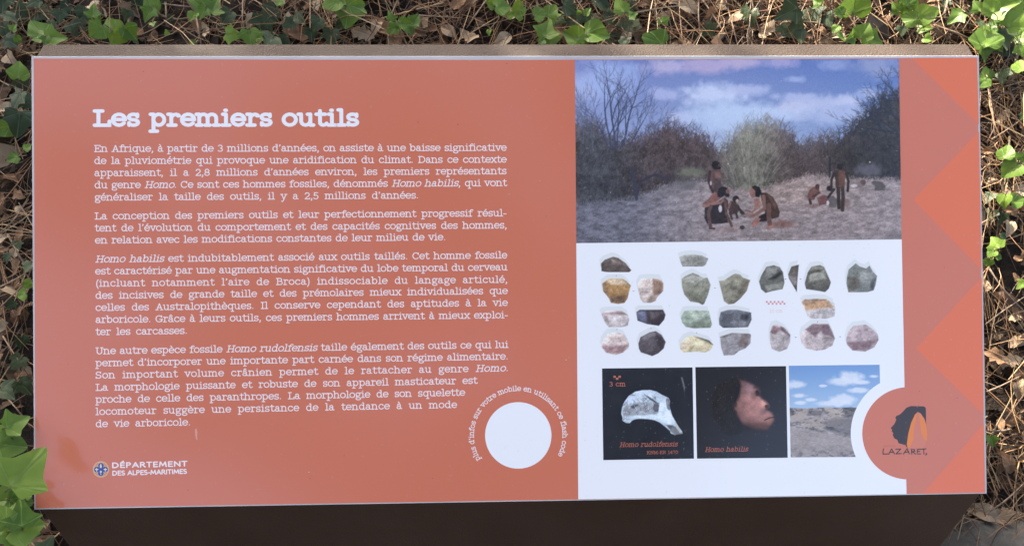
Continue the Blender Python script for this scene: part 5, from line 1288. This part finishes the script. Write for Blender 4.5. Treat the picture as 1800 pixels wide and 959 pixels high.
REG = [
 ('top', 'dry leaves above the rim', 66, lambda: (rd_.uniform(150, 1700), rd_.uniform(-6, 82)), [(500, 12), (545, 22), (520, 58), (510, 52), (535, 72), (675, 62), (665, 58), (745, 55), (760, 62), (790, 66), (735, 70), (806, 18), (822, 20), (865, 10), (720, 5), (895, 40), (640, 70), (560, 15), (948, 42), (930, 5), (1190, 38), (1180, 15), (1205, 25), (1200, 60), (1260, 20), (1270, 15), (1340, 68), (1485, 35), (1435, 65), (1560, 20), (1640, 65), (1545, 50), (1160, 45), (1130, 20)]),
 ('right', 'dry leaves right of the panel', 30, lambda: (rd_.uniform(1735, 1806), rd_.uniform(100, 860)), [(1750, 215), (1725, 275), (1760, 405), (1775, 460), (1743, 632), (1766, 740), (1745, 745), (1790, 750), (1785, 240), (1745, 820), (1775, 560)]),
 ('left', 'dry leaves left of the panel', 28, lambda: (rd_.uniform(-6, 54), rd_.uniform(90, 720)), [(12, 130), (25, 200), (15, 365), (45, 350), (10, 430), (48, 425), (20, 575), (45, 560), (10, 620)]),
]
for zone, gr_, cnt, fn, fixed in REG:
    pts = list(fixed) + [fn() for _ in range(cnt - len(fixed))]
    for (x_, y_) in pts: dry(x_, y_, rd_.uniform(24, 48), zone, gr_, fn)
# pale dry leaf lying on the slab at the panel's lower right corner comes with the slab

# ------------------------------------------------------------------ twigs and long dry stems
def twig(label, pts, rad, lift=.03, name='twig', mat='twig', cat='twig', group='twigs and dry stems in the litter'):
    W_ = []
    n_ = len(pts)
    for i, (x_, y_) in enumerate(pts):
        p, t = hit(x_, y_)
        d_ = ray(x_, y_)
        W_.append(CAM + d_ * (t - lift - .01 * math.sin(i * 2.1)))
    # smooth
    S_ = []
    for i in range(n_ - 1):
        p0, p1, p2, p3 = W_[max(i - 1, 0)], W_[i], W_[i + 1], W_[min(i + 2, n_ - 1)]
        for k in range(4):
            t = k / 4
            S_.append(.5 * ((2 * p1) + (-p0 + p2) * t + (2 * p0 - 5 * p1 + 4 * p2 - p3) * t * t + (-p0 + 3 * p1 - 3 * p2 + p3) * t ** 3))
    S_.append(W_[-1])
    r_ = [rad * (1 - .45 * i / len(S_)) * (1 + .12 * math.sin(i * 1.9)) for i in range(len(S_))]
    V_, F_ = tube(S_, r_, 6)
    o = mesh_obj(name, V_, F_, M[mat], smooth=True)
    tag(o, label, cat, group)
twig('pale dry twig pointing down right of the first green sprigs', [(291, 0), (292, 22), (293, 47)], .0022)
twig('thin ivy runner stem below the upright sprig at the top edge', [(345, 30), (349, 52), (354, 80)], .0020)
twig('dry stem rising steeply near the left end of the rim', [(427, 0), (426, 30), (427, 55)], .0014)
twig('pale straight straw leaning left above the panel middle', [(855, 0), (838, 24), (820, 50)], .0017)
twig('long dry stem running across the litter above the title', [(730, 27), (780, 30), (812, 32)], .0014)
twig('reddish dry stem lying nearly level above the first words', [(285, 7), (320, 11), (350, 14)], .0016)
twig('dry stem standing among brown leaves above the printed sky', [(1228, 0), (1228, 30), (1231, 62)], .0018)
twig('long dry stem slanting down right above the printed clouds', [(1235, 0), (1262, 40), (1285, 82)], .0016)
twig('slender stem crossing the small grey ivy leaf above the clouds', [(1275, 0), (1288, 45), (1297, 80)], .0016)
twig('thin upright stem in front of the sunlit grey ivy leaf', [(1320, 0), (1318, 40), (1315, 80)], .0014)
twig('upright straw in front of the large pale green leaves', [(1501, 0), (1502, 30), (1500, 62)], .0016)
twig('bent pale twig between two ivy clumps near the right end of the rim', [(1666, 0), (1660, 24), (1648, 32), (1640, 38)], .0026)
twig('long brown stem slanting to the upper right corner of the panel', [(1640, 44), (1680, 58), (1716, 74)], .0026)
twig('pale curved twig right of the panel below the corner clump', [(1790, 88), (1780, 130), (1774, 155), (1784, 178)], .0030)
twig('pale level stem right of the panel beneath the dim ivy pair', [(1728, 138), (1765, 142), (1802, 145)], .0022)
twig('thin pale stem dropping beside the right edge of the panel', [(1738, 155), (1745, 200), (1749, 240)], .0020)
twig('pale straw slanting up beside the right edge, upper part', [(1742, 246), (1775, 225), (1802, 205)], .0015)
twig('brown stem slanting down right of the upright ivy shoot', [(1738, 470), (1765, 510), (1802, 548)], .0016)
twig('long straw crossing the litter right of the panel at middle height', [(1732, 570), (1765, 545), (1803, 520)], .0013)
twig('sunlit straw crossing the litter right of the third chevron', [(1735, 688), (1765, 675), (1803, 655)], .0014)
twig('pale broken twig beside the round badge', [(1740, 757), (1760, 757), (1775, 754)], .0026)
twig('bundle straw slanting above the slab at the lower right', [(1740, 898), (1772, 875), (1803, 845)], .0014)
twig('grey straight twig leaning left of the second paragraph', [(14, 412), (30, 442), (47, 472)], .0018)
twig('pale thin twig crossing to the left margin', [(0, 504), (25, 492), (48, 478)], .0014)
twig('dry straw slanting up left of the first paragraph', [(0, 410), (25, 385), (50, 350)], .0013)
twig('reddish stem slanting up left of the third paragraph', [(0, 540), (25, 516), (54, 488)], .0014)
twig('dry stem crossing left of the last paragraph', [(5, 590), (30, 630), (53, 664)], .0013)
twig('dry stem leaning against the left edge near the last paragraph', [(14, 700), (35, 725), (55, 752)], .0013)

for lb, pts in [
 ('woody ivy runner trailing through the top left corner', [(-4, 40), (40, 34), (90, 30), (150, 36), (205, 56)]),
 ('ivy runner joining the upright sprig and the pair on the rim', [(265, 20), (310, 34), (356, 30), (405, 56), (440, 62)]),
 ('ivy runner passing under the dark leaves above the title', [(455, 34), (500, 44), (550, 55), (605, 30)]),
 ('ivy runner threading the grey green clusters above the large picture', [(945, 30), (1000, 30), (1060, 40), (1110, 48)]),
 ('ivy runner under the dark glossy patch above the printed sky', [(1375, 40), (1430, 40), (1490, 60), (1540, 66)]),
 ('ivy runner entering the top right corner clump', [(1630, 30), (1680, 34), (1730, 50), (1803, 50)]),
 ('ivy runner down the right side beside the chevrons', [(1775, 240), (1768, 310), (1756, 380), (1748, 450)]),
 ('ivy runner down the left side beside the title', [(20, 120), (30, 170), (26, 220), (30, 280)]),
]: twig(lb, pts, .0019, .022, 'ivy_runner', 'stem', 'ivy', 'ivy runners')

# ------------------------------------------------------------------ slab at the lower right
def slab():
    out = [(.613, .30), (.612, .585), (.63, .625), (.70, .655), (.78, .640), (.86, .612), (.96, .62), (1.05, .57), (1.10, .44), (1.04, .28), (.8, .24)]
    ctr = np.mean(out, 0)
    V_, F_ = [], []
    rg = random.Random(2)
    rings = [(1.0, -.09), (1.005, .0), (.975, .012), (.90, .018), (.6, .022), (.3, .020)]
    # denser outline
    dense = []
    for (xa, ya), (xb, yb) in zip(out, out[1:] + out[:1]):
        for k in range(5):
            dense.append((xa + (xb - xa) * k / 5, ya + (yb - ya) * k / 5))
    for i, (x_, y_) in enumerate(dense):
        if x_ > .64: dense[i] = (x_ + rg.gauss(0, .005), y_ + rg.gauss(0, .005))
    nD = len(dense)
    for r_, dz in rings:
        for (x_, y_) in dense:
            xx = ctr[0] + (x_ - ctr[0]) * r_; yy = ctr[1] + (y_ - ctr[1]) * r_
            zz = .262 + .10 * (yy - .6) + dz + (rg.gauss(0, .0022) if dz > 0 else 0) + .006 * math.sin(17 * xx + 11 * yy)
            V_.append((xx, yy, zz))
    for k in range(len(rings) - 1):
        for i in range(nD):
            j = (i + 1) % nD
            F_.append((k * nD + i, k * nD + j, (k + 1) * nD + j, (k + 1) * nD + i))
    V_.append((ctr[0], ctr[1], .262 + .10 * (ctr[1] - .6) + .02))
    for i in range(nD): F_.append(((len(rings) - 1) * nD + i, (len(rings) - 1) * nD + (i + 1) % nD, len(V_) - 1))
    o = mesh_obj('stone_slab', V_, F_, M['stone'], smooth=True)
    tag(o, 'flat grey weathered stone slab beside the foot of the pedestal at the lower right', 'stone')
slab()
d_ = ray(1742, 902)
for k_, (lx, ly, sz_, an, ms) in enumerate([(1728, 900, 62, 2.6, 0), (1756, 908, 52, .2, 4)]):
    d_ = ray(lx, ly); t_ = (0.292 - CAM[2]) / d_[2]
    p_ = CAM + d_ * t_
    o = bpy.data.objects.new('dry_leaf', DEAD[ms]); COL.objects.link(o)
    B_ = basis((.1, -.35, .9), CR * math.cos(an) + CU * math.sin(an)); zz_ = sz_ * t_ / FPX
    m_ = B_.to_4x4() @ Matrix.Scale(zz_, 4); m_.translation = Vector(p_) - (B_ @ Vector((0, .5, 0))) * zz_
    o.matrix_basis = m_
    tag(o, ('pale crumpled dry leaf on the slab against the pedestal corner', 'second pale dry leaf on the slab, further from the pedestal')[k_], 'dry leaf', 'dry leaves on the slab')

# ------------------------------------------------------------------ trees out of frame that shade the bank and mirror in the laminate
def tree(name, base_xy, crown_c, crown_r, clumps, per, leaf, seed, label, spread=.17):
    rg = np.random.default_rng(seed); pr_ = random.Random(seed)
    bx_, by_ = base_xy; bz_ = float(gz(bx_, by_))
    e = empty(name, (bx_, by_, bz_ - .05), label, 'tree', None)
    cc_ = np.array(crown_c, float); cr_ = np.array(crown_r, float)
    cl = []
    while len(cl) < clumps:
        q_ = rg.uniform(-1, 1, 3)
        if np.linalg.norm(q_) < 1: cl.append(cc_ + q_ * cr_)
    top_ = cc_ + np.array([0, 0, cr_[2] * .3])
    b0 = np.array([bx_, by_, bz_ - .05])
    trunk = [b0, b0 * .65 + top_ * .35 + np.array([.12, -.05, 0]), b0 * .3 + top_ * .7 - np.array([.1, 0, 0]), top_]
    tp = [tube(trunk, [.20, .15, .10, .05], 9)]
    for q_ in cl[::3]:
        s0 = trunk[1] * .4 + trunk[2] * .6 if pr_.random() < .5 else trunk[2] * .5 + top_ * .5
        tp.append(tube([s0, (s0 + q_) / 2 + rg.normal(0, .12, 3), q_], [.045, .028, .01], 6))
    V_, F_ = merge(tp)
    mesh_obj('trunk', V_, F_, M['bark'], e, smooth=True)
    nL = clumps * per
    ctr = np.repeat(np.array(cl), per, 0) + rg.normal(0, spread, (nL, 3)) * np.array([1.25, 1.25, .75])
    nv = rg.normal(0, 1, (nL, 3)) + np.array([0, 0, .6]); nv /= np.linalg.norm(nv, axis=1)[:, None]
    ta_ = np.cross(nv, rg.normal(0, 1, (nL, 3))); ta_ /= np.linalg.norm(ta_, axis=1)[:, None]; tb_ = np.cross(nv, ta_)
    sz_ = leaf * rg.uniform(.7, 1.3, nL)
    sh = [(-.5, 0), (-.15, .26), (.2, .22), (.5, 0), (.2, -.22), (-.15, -.26)]
    VV_ = np.stack([ctr + ta_ * (sz_ * a)[:, None] + tb_ * (sz_ * b)[:, None] + nv * (sz_ * .12 * abs(b) * 4)[:, None] for a, b in sh], 1).reshape(-1, 3)
    ii = np.arange(nL)[:, None] * 6
    Fq = np.concatenate([ii + np.array([[0, 1, 2, 3]]), ii + np.array([[0, 3, 4, 5]])], 0)
    o = mesh_obj('crown', VV_, Fq.tolist(), M['crown'], e)
    o['kind'] = 'stuff'
    return e
D1 = 5.2
tgt = np.array([-1.62, 1.15, .6]) + SUN * D1
tree('shade_tree', (tgt[0] - .9, tgt[1] + 1.2), tgt, (1.75, 1.6, 1.1), 150, 150, .11, 31, 'leafy tree on the bank above the frame, shading the left half of the panel')
tree('broad_tree', (2.4, -4.6), (.15, -3.1, 4.5), (3.2, 2.2, 1.5), 30, 330, .17, 44, 'broad leafy tree behind the viewpoint, mirrored faintly in the glossy panel', .26)

SC.cycles.use_denoising = True
